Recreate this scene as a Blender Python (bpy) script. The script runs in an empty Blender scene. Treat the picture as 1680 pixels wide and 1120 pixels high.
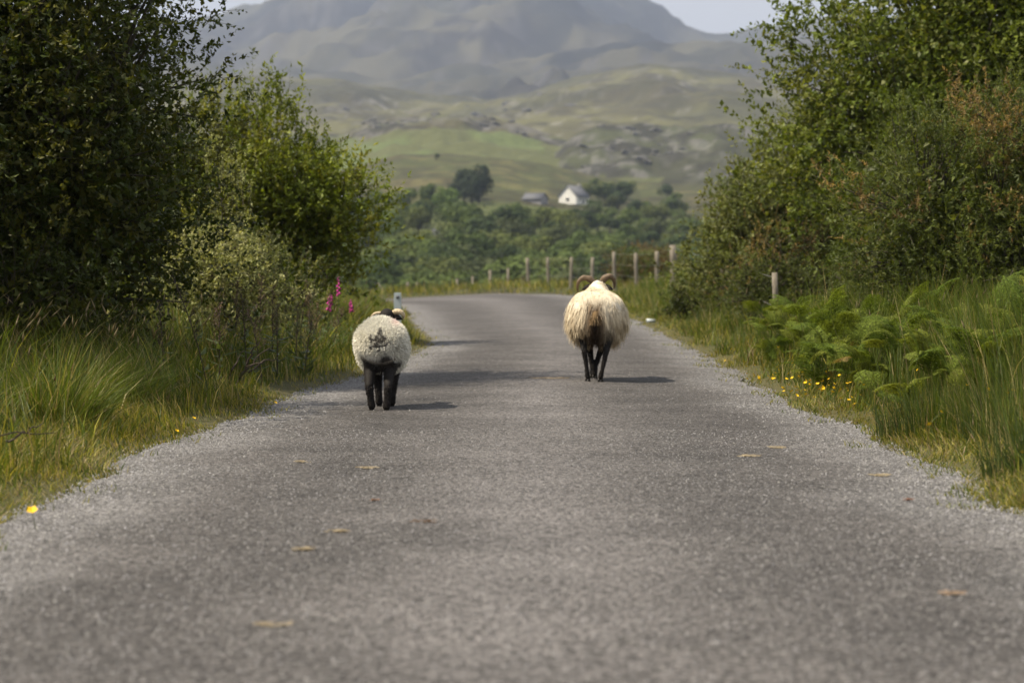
import bpy, bmesh, math, random
import numpy as np
from mathutils import Vector

random.seed(7)
R = np.random.default_rng(11)
S = bpy.context.scene
COL = S.collection
F = 3733.0          # focal length in photo pixels
H = 0.95            # camera height

# ------------------------------------------------------------------ camera, sky, sun, exposure
cam_d = bpy.data.cameras.new('camera')
cam = bpy.data.objects.new('camera', cam_d)
COL.objects.link(cam)
cam.location = (0, 0, H)
cam.rotation_euler = (math.radians(90), 0, 0)
cam_d.sensor_width = 36
cam_d.lens = 80
cam_d.shift_y = -120 / 1680
cam_d.clip_start = 0.1
cam_d.clip_end = 30000
cam_d.dof.use_dof = True
cam_d.dof.focus_distance = 14.5
cam_d.dof.aperture_fstop = 3.4
S.camera = cam

SUN_EL, SUN_AZ = math.radians(56), math.radians(-99)     # azimuth from +Y towards +X
W = bpy.data.worlds.new('World'); S.world = W; W.use_nodes = True
wn = W.node_tree; wn.nodes.clear()
w_out = wn.nodes.new('ShaderNodeOutputWorld')
w_bg = wn.nodes.new('ShaderNodeBackground'); w_bg.inputs['Strength'].default_value = 0.09
sky = wn.nodes.new('ShaderNodeTexSky'); sky.sky_type = 'NISHITA'; sky.sun_disc = False
sky.sun_elevation = SUN_EL; sky.sun_rotation = SUN_AZ; sky.dust_density = 2.0; sky.air_density = 1.0
w_tc = wn.nodes.new('ShaderNodeTexCoord')
w_map = wn.nodes.new('ShaderNodeMapping'); w_map.inputs['Scale'].default_value = (1, 1, 3.2)
w_no = wn.nodes.new('ShaderNodeTexNoise'); w_no.inputs['Scale'].default_value = 3.4
w_no.inputs['Detail'].default_value = 7; w_no.inputs['Roughness'].default_value = 0.6
w_rp = wn.nodes.new('ShaderNodeValToRGB')
w_rp.color_ramp.elements[0].position = 0.16; w_rp.color_ramp.elements[0].color = (0, 0, 0, 1)
w_rp.color_ramp.elements[1].position = 0.46; w_rp.color_ramp.elements[1].color = (0.94, 0.94, 0.94, 1)
w_mx = wn.nodes.new('ShaderNodeMixRGB'); w_mx.inputs['Color2'].default_value = (5.6, 5.65, 5.75, 1)
wn.links.new(w_tc.outputs['Generated'], w_map.inputs['Vector'])
wn.links.new(w_map.outputs['Vector'], w_no.inputs['Vector'])
wn.links.new(w_no.outputs['Fac'], w_rp.inputs['Fac'])
wn.links.new(w_rp.outputs['Color'], w_mx.inputs['Fac'])
wn.links.new(sky.outputs['Color'], w_mx.inputs['Color1'])
wn.links.new(w_mx.outputs['Color'], w_bg.inputs['Color'])
wn.links.new(w_bg.outputs['Background'], w_out.inputs['Surface'])

sun_d = bpy.data.lights.new('sun', 'SUN'); sun_d.energy = 5.0; sun_d.angle = math.radians(0.53)
sun_d.color = (1.0, 0.885, 0.70)
sun = bpy.data.objects.new('sun', sun_d); COL.objects.link(sun)
to_sun = Vector((math.sin(SUN_AZ) * math.cos(SUN_EL), math.cos(SUN_AZ) * math.cos(SUN_EL), math.sin(SUN_EL)))
sun.rotation_euler = to_sun.to_track_quat('Z', 'Y').to_euler()
sun.location = (-20, 0, 30)

S.view_settings.view_transform = 'Standard'; S.view_settings.look = 'None'
S.view_settings.exposure = 0.58; S.view_settings.gamma = 1.0
S.view_settings.use_curve_mapping = False
S.render.engine = 'CYCLES'
S.cycles.use_denoising = True
S.cycles.max_bounces = 6; S.cycles.diffuse_bounces = 3; S.cycles.glossy_bounces = 2
S.cycles.transmission_bounces = 3; S.cycles.volume_bounces = 0; S.cycles.transparent_max_bounces = 4
S.cycles.caustics_reflective = False; S.cycles.caustics_refractive = False

# ------------------------------------------------------------------ helpers
def tag(o, label, cat, group=None):
    o['label'] = label; o['category'] = cat
    if group: o['group'] = group
    return o

def empty(name, loc=(0, 0, 0), rz=0.0):
    o = bpy.data.objects.new(name, None); COL.objects.link(o)
    o.empty_display_size = 0.1
    o.location = loc; o.rotation_euler = (0, 0, rz)
    return o

def mesh_np(name, V, faces, mat=None, cols=None, smooth=False):
    """faces: array (n,3) / (n,4) or a list of such arrays; cols: per-vertex rgb -> attribute 'tint'"""
    if not isinstance(faces, list): faces = [faces]
    faces = [np.asarray(f, dtype=np.int32) for f in faces if len(f)]
    me = bpy.data.meshes.new(name)
    V = np.ascontiguousarray(V, dtype=np.float32)
    me.vertices.add(len(V)); me.vertices.foreach_set('co', V.ravel())
    loops = np.concatenate([f.ravel() for f in faces])
    tot = np.concatenate([np.full(len(f), f.shape[1], np.int32) for f in faces])
    start = np.concatenate([[0], np.cumsum(tot)[:-1]]).astype(np.int32)
    me.loops.add(len(loops)); me.loops.foreach_set('vertex_index', loops.astype(np.int32))
    me.polygons.add(len(tot)); me.polygons.foreach_set('loop_start', start)
    try: me.polygons.foreach_set('loop_total', tot)
    except Exception: pass
    if smooth: me.polygons.foreach_set('use_smooth', np.ones(len(tot), bool))
    if cols is not None:
        a = me.attributes.new('tint', 'FLOAT_COLOR', 'POINT')
        c = np.ones((len(V), 4), np.float32); c[:, :3] = cols
        a.data.foreach_set('color', c.ravel())
    me.update(calc_edges=True)
    if mat: me.materials.append(mat)
    return me

def obj(name, me, parent=None, loc=None, rz=None):
    o = bpy.data.objects.new(name, me); COL.objects.link(o)
    if parent: o.parent = parent
    if loc is not None: o.location = loc
    if rz is not None: o.rotation_euler = (0, 0, rz)
    return o

class MB:
    """collects numpy pieces into one mesh"""
    def __init__(s): s.V = []; s.T = []; s.Q = []; s.C = []; s.n = 0
    def add(s, V, T=None, Q=None, C=None):
        V = np.asarray(V, float).reshape(-1, 3)
        if T is not None and len(T): s.T.append(np.asarray(T) + s.n)
        if Q is not None and len(Q): s.Q.append(np.asarray(Q) + s.n)
        if C is None: C = (0.5, 0.5, 0.5)
        C = np.asarray(C, float)
        if C.ndim == 1: C = np.tile(C, (len(V), 1))
        s.C.append(C); s.V.append(V); s.n += len(V)
    def mesh(s, name, mat, smooth=False):
        fs = []
        if s.T: fs.append(np.concatenate(s.T))
        if s.Q: fs.append(np.concatenate(s.Q))
        return mesh_np(name, np.concatenate(s.V), fs, mat, np.concatenate(s.C), smooth)

def nrm(v): return v / np.maximum(np.linalg.norm(v, axis=-1, keepdims=True), 1e-9)

def tube(pts, rad, sides=6, cap=True):
    pts = np.asarray(pts, float); rad = np.broadcast_to(np.asarray(rad, float), (len(pts),))
    tan = nrm(np.gradient(pts, axis=0))
    ref = np.array([0.31, 0.17, 0.93]) if abs(tan[0, 2]) < 0.8 else np.array([0.9, 0.3, 0.1])
    a = nrm(np.cross(tan, ref)); b = np.cross(tan, a)
    ang = np.linspace(0, 2 * np.pi, sides, endpoint=False)
    V = pts[:, None] + rad[:, None, None] * (np.cos(ang)[None, :, None] * a[:, None] + np.sin(ang)[None, :, None] * b[:, None])
    k = len(pts); i = np.arange(k - 1)[:, None] * sides; j = np.arange(sides)[None]
    Q = np.stack([i + j, i + (j + 1) % sides, i + sides + (j + 1) % sides, i + sides + j], -1).reshape(-1, 4)
    V = V.reshape(-1, 3); T = []
    if cap:
        V = np.concatenate([V, pts[:1], pts[-1:]]); n0 = k * sides
        for j in range(sides):
            T.append((n0, (j + 1) % sides, j)); T.append((n0 + 1, (k - 1) * sides + j, (k - 1) * sides + (j + 1) % sides))
    return V, np.array(T, int).reshape(-1, 3), Q

def boxv(x0, x1, y0, y1, z0, z1):
    V = np.array([(x, y, z) for z in (z0, z1) for y in (y0, y1) for x in (x0, x1)], float)
    Q = np.array([(0, 2, 3, 1), (4, 5, 7, 6), (0, 1, 5, 4), (2, 6, 7, 3), (0, 4, 6, 2), (1, 3, 7, 5)])
    return V, Q

def hash2(ix, iy, seed):
    h = (ix.astype(np.int64) * 374761393 + iy.astype(np.int64) * 668265263 + seed * 974634777) & 0xFFFFFFFF
    h = ((h ^ (h >> 13)) * 1274126177) & 0xFFFFFFFF
    h = h ^ (h >> 16)
    return (h & 0xFFFFFF) / float(0xFFFFFF)

def vnoise(x, y, seed=0):
    ix = np.floor(x); iy = np.floor(y); fx = x - ix; fy = y - iy
    fx = fx * fx * fx * (fx * (fx * 6 - 15) + 10); fy = fy * fy * fy * (fy * (fy * 6 - 15) + 10)
    a = hash2(ix, iy, seed); b = hash2(ix + 1, iy, seed); c = hash2(ix, iy + 1, seed); d = hash2(ix + 1, iy + 1, seed)
    return (a * (1 - fx) + b * fx) * (1 - fy) + (c * (1 - fx) + d * fx) * fy

def fbm(x, y, octv=5, seed=0, gain=0.5):
    s = 0; a = 1; t = 0
    for o in range(octv):
        s = s + a * vnoise(x * 2 ** o + 17.3 * o, y * 2 ** o - 9.1 * o, seed + o); t += a; a *= gain
    return s / t

def sstep(a, b, x):
    t = np.clip((x - a) / (b - a), 0, 1); return t * t * (3 - 2 * t)

# ------------------------------------------------------------------ materials
def mat_new(name):
    m = bpy.data.materials.new(name); m.use_nodes = True
    nt = m.node_tree; b = nt.nodes['Principled BSDF']
    return m, nt, b

def node(nt, t, **kw):
    n = nt.nodes.new(t)
    for k, v in kw.items():
        if k in n.inputs: n.inputs[k].default_value = v
        else: setattr(n, k, v)
    return n

def foliage_mat(name, trans=0.3, rough=0.5, spec=0.35, tmul=(1.5, 1.45, 0.7), var=0.28):
    m, nt, b = mat_new(name)
    at = node(nt, 'ShaderNodeAttribute', attribute_name='tint')
    geo = node(nt, 'ShaderNodeNewGeometry')
    mr = node(nt, 'ShaderNodeMapRange'); mr.inputs['To Min'].default_value = 1 - var; mr.inputs['To Max'].default_value = 1 + var
    nt.links.new(geo.outputs['Random Per Island'], mr.inputs['Value'])
    mu = node(nt, 'ShaderNodeMixRGB', blend_type='MULTIPLY'); mu.inputs['Fac'].default_value = 1
    nt.links.new(at.outputs['Color'], mu.inputs['Color1']); nt.links.new(mr.outputs['Result'], mu.inputs['Color2'])
    nt.links.new(mu.outputs['Color'], b.inputs['Base Color'])
    b.inputs['Roughness'].default_value = rough; b.inputs['Specular IOR Level'].default_value = spec
    tr = node(nt, 'ShaderNodeBsdfTranslucent')
    m2 = node(nt, 'ShaderNodeMixRGB', blend_type='MULTIPLY'); m2.inputs['Fac'].default_value = 1
    m2.inputs['Color2'].default_value = (*tmul, 1)
    nt.links.new(mu.outputs['Color'], m2.inputs['Color1']); nt.links.new(m2.outputs['Color'], tr.inputs['Color'])
    mix = node(nt, 'ShaderNodeMixShader'); mix.inputs['Fac'].default_value = trans
    nt.links.new(b.outputs['BSDF'], mix.inputs[1]); nt.links.new(tr.outputs['BSDF'], mix.inputs[2])
    nt.links.new(mix.outputs['Shader'], nt.nodes['Material Output'].inputs['Surface'])
    return m

def noisy_mat(name, c1, c2, scale=8, rough=0.85, bump=0.3, bscale=None, spec=0.3, detail=6, stretch=(1, 1, 1)):
    m, nt, b = mat_new(name)
    tc = node(nt, 'ShaderNodeTexCoord'); mp = node(nt, 'ShaderNodeMapping'); mp.inputs['Scale'].default_value = stretch
    nt.links.new(tc.outputs['Object'], mp.inputs['Vector'])
    n1 = node(nt, 'ShaderNodeTexNoise', Scale=scale, Detail=detail, Roughness=0.65)
    nt.links.new(mp.outputs['Vector'], n1.inputs['Vector'])
    rp = node(nt, 'ShaderNodeValToRGB')
    rp.color_ramp.elements[0].position = 0.32; rp.color_ramp.elements[0].color = (*c1, 1)
    rp.color_ramp.elements[1].position = 0.68; rp.color_ramp.elements[1].color = (*c2, 1)
    nt.links.new(n1.outputs['Fac'], rp.inputs['Fac']); nt.links.new(rp.outputs['Color'], b.inputs['Base Color'])
    n2 = node(nt, 'ShaderNodeTexNoise', Scale=bscale or scale * 3, Detail=4)
    nt.links.new(mp.outputs['Vector'], n2.inputs['Vector'])
    bp = node(nt, 'ShaderNodeBump', Strength=bump, Distance=0.02)
    nt.links.new(n2.outputs['Fac'], bp.inputs['Height']); nt.links.new(bp.outputs['Normal'], b.inputs['Normal'])
    b.inputs['Roughness'].default_value = rough; b.inputs['Specular IOR Level'].default_value = spec
    return m

def tint_mat(name, rough=0.9, spec=0.2, nscale=0.0, namp=0.25, sheen=0.0):
    m, nt, b = mat_new(name)
    at = node(nt, 'ShaderNodeAttribute', attribute_name='tint')
    src = at.outputs['Color']
    if nscale:
        tc = node(nt, 'ShaderNodeTexCoord'); n1 = node(nt, 'ShaderNodeTexNoise', Scale=nscale, Detail=6, Roughness=0.7)
        nt.links.new(tc.outputs['Object'], n1.inputs['Vector'])
        mr = node(nt, 'ShaderNodeMapRange'); mr.inputs['From Min'].default_value = 0.25; mr.inputs['From Max'].default_value = 0.75
        mr.inputs['To Min'].default_value = 1 - namp; mr.inputs['To Max'].default_value = 1 + namp
        nt.links.new(n1.outputs['Fac'], mr.inputs['Value'])
        mu = node(nt, 'ShaderNodeMixRGB', blend_type='MULTIPLY'); mu.inputs['Fac'].default_value = 1
        nt.links.new(src, mu.inputs['Color1']); nt.links.new(mr.outputs['Result'], mu.inputs['Color2'])
        src = mu.outputs['Color']
        bp = node(nt, 'ShaderNodeBump', Strength=0.4, Distance=0.3 / nscale)
        nt.links.new(n1.outputs['Fac'], bp.inputs['Height']); nt.links.new(bp.outputs['Normal'], b.inputs['Normal'])
    nt.links.new(src, b.inputs['Base Color'])
    b.inputs['Roughness'].default_value = rough; b.inputs['Specular IOR Level'].default_value = spec
    if sheen: b.inputs['Sheen Weight'].default_value = sheen
    return m

M_LEAF = foliage_mat('leaf', 0.32, 0.5, 0.24)
M_FERN = foliage_mat('fern_leaf', 0.35, 0.65, 0.12)
M_GRASS = foliage_mat('grass_blade', 0.35, 0.55, 0.3)
M_FAR = foliage_mat('far_foliage', 0.2, 0.7, 0.15)
M_BARK = noisy_mat('bark', (0.035, 0.028, 0.02), (0.10, 0.085, 0.065), 14, 0.9, 0.6)
M_STONE = tint_mat('chipping', 0.8, 0.35)
M_WOOL = foliage_mat('wool', 0.30, 0.95, 0.03, (1.0, 0.98, 0.92), 0.10)
M_COAT = tint_mat('coat', 0.75, 0.25, 60, 0.3)
M_HORN = tint_mat('horn', 0.55, 0.35, 45, 0.35)
M_WOOD = noisy_mat('weathered_post_wood', (0.13, 0.11, 0.085), (0.29, 0.26, 0.21), 9, 0.9, 0.5, 30, stretch=(6, 6, 1))
M_WIRE = noisy_mat('galvanised_wire', (0.22, 0.22, 0.22), (0.35, 0.34, 0.33), 30, 0.5, 0.1)
M_WHITE = noisy_mat('whitewashed_render', (0.72, 0.71, 0.66), (0.82, 0.81, 0.77), 1.5, 0.85, 0.2)
M_SLATE = noisy_mat('slate_roof', (0.07, 0.075, 0.085), (0.14, 0.145, 0.16), 2.5, 0.7, 0.4, stretch=(1, 1, 3))
M_GREYWALL = noisy_mat('grey_shed_wall', (0.2, 0.2, 0.2), (0.32, 0.31, 0.31), 1.2, 0.85, 0.2)
M_PANE = noisy_mat('window_pane', (0.02, 0.025, 0.03), (0.035, 0.04, 0.045), 2, 0.15, 0.0, spec=0.5)
M_MARK = noisy_mat('marker_post_plastic', (0.46, 0.53, 0.57), (0.58, 0.64, 0.67), 7, 0.45, 0.05)
M_DARK = noisy_mat('dark_reflector', (0.09, 0.10, 0.12), (0.16, 0.17, 0.19), 20, 0.3, 0.05)
M_ROCK = noisy_mat('hill_rock', (0.05, 0.05, 0.04), (0.13, 0.128, 0.118), 0.25, 0.95, 0.6, 1.0)
M_TWIG = noisy_mat('dead_wood', (0.035, 0.026, 0.02), (0.09, 0.07, 0.055), 25, 0.9, 0.4)
M_FLOWER = tint_mat('petal', 0.55, 0.2)

# ------------------------------------------------------------------ road outline
L_pts = np.array([(-2.05, -16), (-2.0, -6), (-1.97, 2), (-1.93, 6), (-1.88, 8.9), (-1.83, 13.4), (-1.6, 17.2), (-1.3, 20), (-1.06, 25), (-1.06, 30.5),
                  (-1.35, 34), (-1.75, 40), (-2.2, 48), (-2.75, 56), (-3.6, 61.5), (-5.4, 65.5), (-9, 68.5), (-16, 70.5), (-34, 72)])
R_pts = np.array([(2.0, -16), (2.0, -6), (1.97, 2), (1.97, 6), (1.98, 8.9), (2.03, 13.4), (1.98, 17.2), (2.02, 20), (2.1, 25), (2.14, 30.5),
                  (2.18, 34), (2.22, 40), (2.3, 49), (2.34, 60), (2.38, 70), (2.3, 77), (1.4, 83.5), (-3, 88), (-32, 92)])

def densify(P, Qp, n=520):
    seg = np.linalg.norm(np.diff(0.5 * (P + Qp), axis=0), axis=1); t = np.concatenate([[0], np.cumsum(seg)])
    # Catmull-like smoothing: linear resample then blur
    tt = np.linspace(0, t[-1], n)
    A = np.stack([np.interp(tt, t, P[:, k]) for k in (0, 1)], 1); B = np.stack([np.interp(tt, t, Qp[:, k]) for k in (0, 1)], 1)
    def blur(X):
        Y = X.copy()
        for _ in range(14): Y[1:-1] = 0.25 * Y[:-2] + 0.5 * Y[1:-1] + 0.25 * Y[2:]
        return Y
    return blur(A), blur(B)
EL, ER = densify(L_pts, R_pts)
nn = len(EL)
def wob(k, seed):
    i = np.arange(nn) * 0.24
    return 0.15 * (fbm(i * 0.7, i * 0 + 3.1, 3, seed) - 0.5) * 2 + 0.07 * (vnoise(i * 2.3, i * 0 + k, seed + 9) - 0.5) * 2
EL[:, 0] += wob(1.5, 21); ER[:, 0] += wob(6.5, 33)
POLY = np.concatenate([EL, ER[::-1]])

def sdf_road(P):
    """signed distance to the road edge, positive outside"""
    out = np.empty(len(P))
    A = POLY; B = np.roll(POLY, -1, 0)
    # coarse far reject
    for s in range(0, len(P), 4000):
        p = P[s:s + 4000]
        ylo, yhi = p[:, 1].min() - 8, p[:, 1].max() + 8
        sel = ((np.maximum(A[:, 1], B[:, 1]) > ylo) & (np.minimum(A[:, 1], B[:, 1]) < yhi))
        if not sel.any(): out[s:s + 4000] = 50; continue
        a = A[sel]; b = B[sel]
        d = b - a; ap = p[:, None] - a[None]
        t = np.clip((ap * d).sum(-1) / np.maximum((d * d).sum(-1), 1e-9), 0, 1)
        dist = np.sqrt((((ap - t[..., None] * d)) ** 2).sum(-1)).min(1)
        c = (A[:, 1] > ylo - 200)
        py = p[:, 1][:, None]; px = p[:, 0][:, None]
        cond = (A[None, :, 1] > py) != (B[None, :, 1] > py)
        xi = A[None, :, 0] + (py - A[None, :, 1]) / (B[None, :, 1] - A[None, :, 1] + 1e-12) * (B[None, :, 0] - A[None, :, 0])
        inside = (cond & (px < xi)).sum(1) % 2 == 1
        out[s:s + 4000] = np.where(inside, -dist, dist)
    return out

def z_base(X, Y):
    z = -0.058 * np.maximum(0, -X - 0.6) * sstep(48, 86, Y)
    z = z + 0.35 * sstep(2.6, 6.0, X) * sstep(25, 60, Y) * (1 - sstep(75, 95, Y)) * 0.6
    return z

# ------------------------------------------------------------------ terrain
def pxs(X, Y): return 840 + F * X / np.maximum(Y, 1)

LAYERS = [  # name, px list, py list, Yb, Yc, zb, power, back slope
    ('wooded', [-900, 300, 550, 600, 660, 720, 800, 900, 960, 1050, 1120, 1300, 2600],
               [300, 300, 280, 266, 253, 251, 256, 268, 285, 300, 302, 300, 300], 250, 850, -6, 1.3, 0.05),
    ('dark_rocky', [-900, 840, 905, 925, 945, 980, 1040, 1100, 1180, 1290, 1700, 2600],
               [330, 320, 262, 238, 222, 211, 205, 208, 205, 214, 220, 230], 860, 1080, 22, 0.75, 0.10),
    ('knoll', [-900, 300, 480, 560, 600, 640, 700, 750, 800, 840, 880, 925, 980, 1200, 2600],
               [215, 215, 218, 222, 204, 194, 190, 187, 194, 201, 214, 232, 260, 270, 270], 900, 1220, 36, 0.85, 0.03),
    ('upper', [-900, 100, 300, 420, 520, 570, 640, 720, 800, 870, 950, 1050, 1120, 1200, 1290, 1450, 2600],
               [140, 130, 128, 124, 128, 131, 142, 155, 160, 146, 124, 106, 108, 120, 138, 150, 140], 1230, 2100, 60, 0.9, 0.03),
    ('spur', [-900, 0, 300, 420, 560, 640, 700, 760, 830, 900, 1000, 1100, 1200, 1300, 1500, 2600],
               [110, 112, 108, 104, 112, 126, 124, 112, 100, 92, 84, 82, 78, 86, 96, 90], 2150, 3100, 110, 1.0, 0.05),
    ('mountain', [-2500, -900, -300, 100, 300, 360, 420, 450, 520, 600, 700, 800, 860, 950, 1000, 1040, 1080, 1120, 1160, 1200, 1240, 1290, 1400, 1600, 2600, 4000],
               [240, 160, 105, 62, 30, 20, 8, -4, -32, -55, -85, -98, -90, -46, -16, 4, 20, 42, 50, 53, 50, 46, 20, 40, 110, 200], 2900, 4700, 200, 1.15, 0.12),
]

def terrain(X, Y, want_layer=False):
    X = np.asarray(X, float); Y = np.asarray(Y, float)
    px = pxs(X, Y)
    near = z_base(X, Y)
    lip = sstep(92, 128, Y + 3 * (fbm(X * 0.05, Y * 0 + 2.2, 3, 5) - 0.5))
    z = near * (1 - lip) + (-6.2) * lip - 1.6 * sstep(94, 150, Y) * (1 - sstep(200, 250, Y))
    lay = np.zeros(X.shape, int)
    for i, (nm, a, b, Yb, Yc, zb, pw, bk) in enumerate(LAYERS):
        Ycv = Yc * (1 + 0.10 * (fbm(px / 170.0, px * 0 + i * 3.7, 3, 40 + i) - 0.5))
        pyv = np.interp(px, a, b)
        crest = H + (440 - pyv) / F * Ycv
        amp = {'wooded': 3.5, 'dark_rocky': 9, 'knoll': 9, 'upper': 24, 'spur': 70, 'mountain': 170}[nm]
        wl = {'wooded': 50, 'dark_rocky': 34, 'knoll': 38, 'upper': 140, 'spur': 280, 'mountain': 560}[nm]
        n1 = fbm(X / wl, Y / wl * 0.8, 5, 60 + 7 * i, 0.52) - 0.5
        rg = 1 - np.abs(2 * fbm(X / wl * 1.7 + 5, Y / wl * 0.9, 4, 90 + 7 * i, 0.55) - 1)
        rel = (n1 * 1.1 + (rg - 0.75) * 0.7) * amp
        if nm in ('spur', 'mountain'):
            rg2 = 1 - np.abs(2 * fbm((X + 0.3 * Y) / 230, Y / 330, 4, 130 + i, 0.6) - 1); rel = rel + (rg2 - 0.75) * 75
        s = np.clip((Y - Yb) / (Ycv - Yb), 0, 1)
        front = zb + (crest - zb) * s ** pw
        back = crest - bk * (Y - Ycv) - 0.00006 * np.maximum(Y - Ycv, 0) ** 2
        zz = np.where(Y < Ycv, front, back) + rel * np.minimum(s * 2.5, 1) * (0.35 + 0.65 * (1 - s ** 6))
        zz = np.where(Y < Yb, -1e3, zz)
        up = zz > z
        lay = np.where(up, i + 1, lay); z = np.where(up, zz, z)
    return (z, lay) if want_layer else z

def ground_near(X, Y):
    """height of the verge near the road (without the sheet's dip under the road)"""
    X = np.asarray(X, float); Y = np.asarray(Y, float)
    o = sdf_road(np.stack([X.ravel(), Y.ravel()], 1)).reshape(X.shape)
    bank = 0.0 + 0.05 * sstep(0, 0.35, o) + 0.14 * sstep(0.4, 2.2, o) + 0.10 * (fbm(X * 0.9, Y * 0.9, 3, 3) - 0.5) * sstep(0.1, 0.9, o)
    return terrain(X, Y) + bank * (1 - sstep(100, 130, Y)), o

NU = 520
uu = np.concatenate([np.linspace(-0.95, -0.31, 60, endpoint=False), np.linspace(-0.31, 0.31, NU - 120), np.linspace(0.31, 0.95, 61)[1:]])
rows = [1.5]
while rows[-1] < 8500:
    r = rows[-1]
    rows.append(r * (1 + (0.040 if r < 130 else 0.018 if r < 300 else 0.012 if r < 900 else 0.0075 if r < 2300 else 0.0078)))
rows = np.array(rows)
OFF = 15.0
Yr = rows - OFF
XX = uu[None, :] * rows[:, None]; YY = np.repeat(Yr[:, None], len(uu), 1)
ZZ = np.zeros_like(XX); LY = np.zeros(XX.shape, int); OD = np.full(XX.shape, 50.0)
nr = np.searchsorted(Yr, 135)
zt, LY = terrain(XX, YY, True); ZZ = zt
zn, od = ground_near(XX[:nr], YY[:nr]); OD[:nr] = od
ZZ[:nr] = np.where(od < 0, zt[:nr] - 0.05, zn)

# land cover colour (grass, sedge, heather, bare rock) by area
def mixc(a, b, t): return a * (1 - t[..., None]) + np.asarray(b) * t[..., None]
C = np.zeros(XX.shape + (3,)); C[:] = (0.060, 0.062, 0.026)
n_big = fbm(XX / 130, YY / 160, 5, 201); n_mid = fbm(XX / 35, YY / 45, 5, 211); n_sm = fbm(XX / 9, YY / 12, 4, 221)
gx = np.gradient(ZZ, axis=1) / np.maximum(np.gradient(XX, axis=1), 1e-3)
gy = np.gradient(ZZ, axis=0) / np.maximum(np.gradient(YY, axis=0), 1e-3)
steep = np.hypot(gx, gy)
PX = pxs(XX, YY)
C = mixc(C, (0.055, 0.045, 0.03), ((OD < 0.0) & (YY < 135)).astype(float))
C = mixc(C, (0.095, 0.085, 0.045), sstep(0.35, 0.0, OD) * (YY < 135) * (OD > 0) * 0.8)
w = (LY == 1)
C[w] = (0.075, 0.088, 0.030)
fld = w & (YY > 610)
t = np.where(fld, 1.0, 0); C = mixc(C, (0.074, 0.080, 0.031), t)
C = mixc(C, (0.058, 0.050, 0.027), np.where(fld, sstep(0.42, 0.6, n_mid) * 0.9, 0))
C = mixc(C, (0.050, 0.058, 0.024), np.where(fld, sstep(0.46, 0.56, 1 - n_sm) * 0.6, 0))
C = mixc(C, (0.13, 0.12, 0.05), np.where(fld, 0.6 * sstep(0.55, 0.7, n_sm), 0))
w = (LY == 2)
t = np.where(w, 1.0, 0); C = mixc(C, (0.056, 0.062, 0.030), t)
C = mixc(C, (0.14, 0.138, 0.125), np.where(w, sstep(0.54, 0.66, n_sm) * sstep(0.12, 0.4, steep) * 0.8, 0))
C = mixc(C, (0.040, 0.040, 0.024), np.where(w, sstep(0.44, 0.6, n_mid) * 0.75, 0))
w = (LY == 3)
t = np.where(w, 1.0, 0); C = mixc(C, (0.086, 0.094, 0.038), t)
C = mixc(C, (0.098, 0.125, 0.045), np.where(w & (YY < 1090) & (PX < 890 + 60 * (n_mid - 0.5)), 0.8 * sstep(0.68, 0.5, n_mid), 0))
C = mixc(C, (0.07, 0.062, 0.035), np.where(w & (YY > 1090), sstep(0.45, 0.6, n_mid) * 0.85, 0))
C = mixc(C, (0.13, 0.125, 0.11), np.where(w & (YY > 1090), sstep(0.5, 0.62, n_sm) * sstep(0.10, 0.35, steep) * 0.8, 0))
w = (LY == 4)
t = np.where(w, 1.0, 0); C = mixc(C, (0.105, 0.102, 0.044), t)
C = mixc(C, (0.07, 0.066, 0.032), np.where(w, sstep(0.40, 0.62, n_big), 0))
C = mixc(C, (0.25, 0.24, 0.22), np.where(w, sstep(0.56, 0.70, n_sm) * sstep(0.14, 0.4, steep) * 0.7, 0))
C = mixc(C, (0.055, 0.050, 0.030), np.where(w, sstep(0.50, 0.62, n_mid) * 0.7, 0))
w = (LY >= 5)
nb2 = fbm(XX / 420, YY / 420, 5, 231)
t = np.where(w, 1.0, 0); C = mixc(C, (0.062, 0.062, 0.038), t)
C = mixc(C, (0.036, 0.034, 0.026), np.where(w, sstep(0.45, 0.58, nb2), 0))
C = mixc(C, (0.100, 0.092, 0.055), np.where(w, sstep(0.48, 0.64, n_big) * 0.6, 0))
C = mixc(C, (0.040, 0.042, 0.03), np.where(w, sstep(0.52, 0.62, n_mid) * 0.6, 0))
C = mixc(C, (0.11, 0.105, 0.10), np.where(w, sstep(0.45, 0.75, steep) * sstep(0.45, 0.6, n_mid) * 0.6, 0))

ncr = fbm(XX / 16, YY / 14, 4, 241); ncs = fbm(XX / 6, YY / 5, 3, 251)
crag = np.where((LY == 2) | ((LY == 3) & (YY > 1090)), sstep(0.50, 0.60, ncr), 0)
C = mixc(C, (0.030, 0.029, 0.022), crag * 0.85)
C = mixc(C, (0.135, 0.132, 0.122), np.where((LY == 2) | ((LY == 3) & (YY > 1090)), sstep(0.58, 0.66, ncs) * sstep(0.42, 0.52, ncr) * 0.75, 0))
C = mixc(C, (0.042, 0.040, 0.026), np.where(LY == 4, sstep(0.56, 0.64, ncr) * 0.7, 0))
C = mixc(C, (0.14, 0.135, 0.115), np.where((LY == 4) & (PX < 1000), sstep(0.60, 0.68, ncs) * sstep(0.46, 0.56, ncr) * 0.7, 0))
C = mixc(C, (0.045, 0.042, 0.025), np.where(fld, sstep(0.56, 0.66, ncr) * 0.6, 0))
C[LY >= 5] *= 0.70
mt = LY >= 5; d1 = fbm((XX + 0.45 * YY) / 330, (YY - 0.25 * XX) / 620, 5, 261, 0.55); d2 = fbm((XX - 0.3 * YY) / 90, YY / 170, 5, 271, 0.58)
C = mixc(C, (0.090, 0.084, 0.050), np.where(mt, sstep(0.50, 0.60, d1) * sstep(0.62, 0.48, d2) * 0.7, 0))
C = mixc(C, (0.016, 0.017, 0.013), np.where(mt, sstep(0.50, 0.60, d2) * sstep(0.40, 0.62, 1 - d1) * 0.9, 0))
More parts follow.
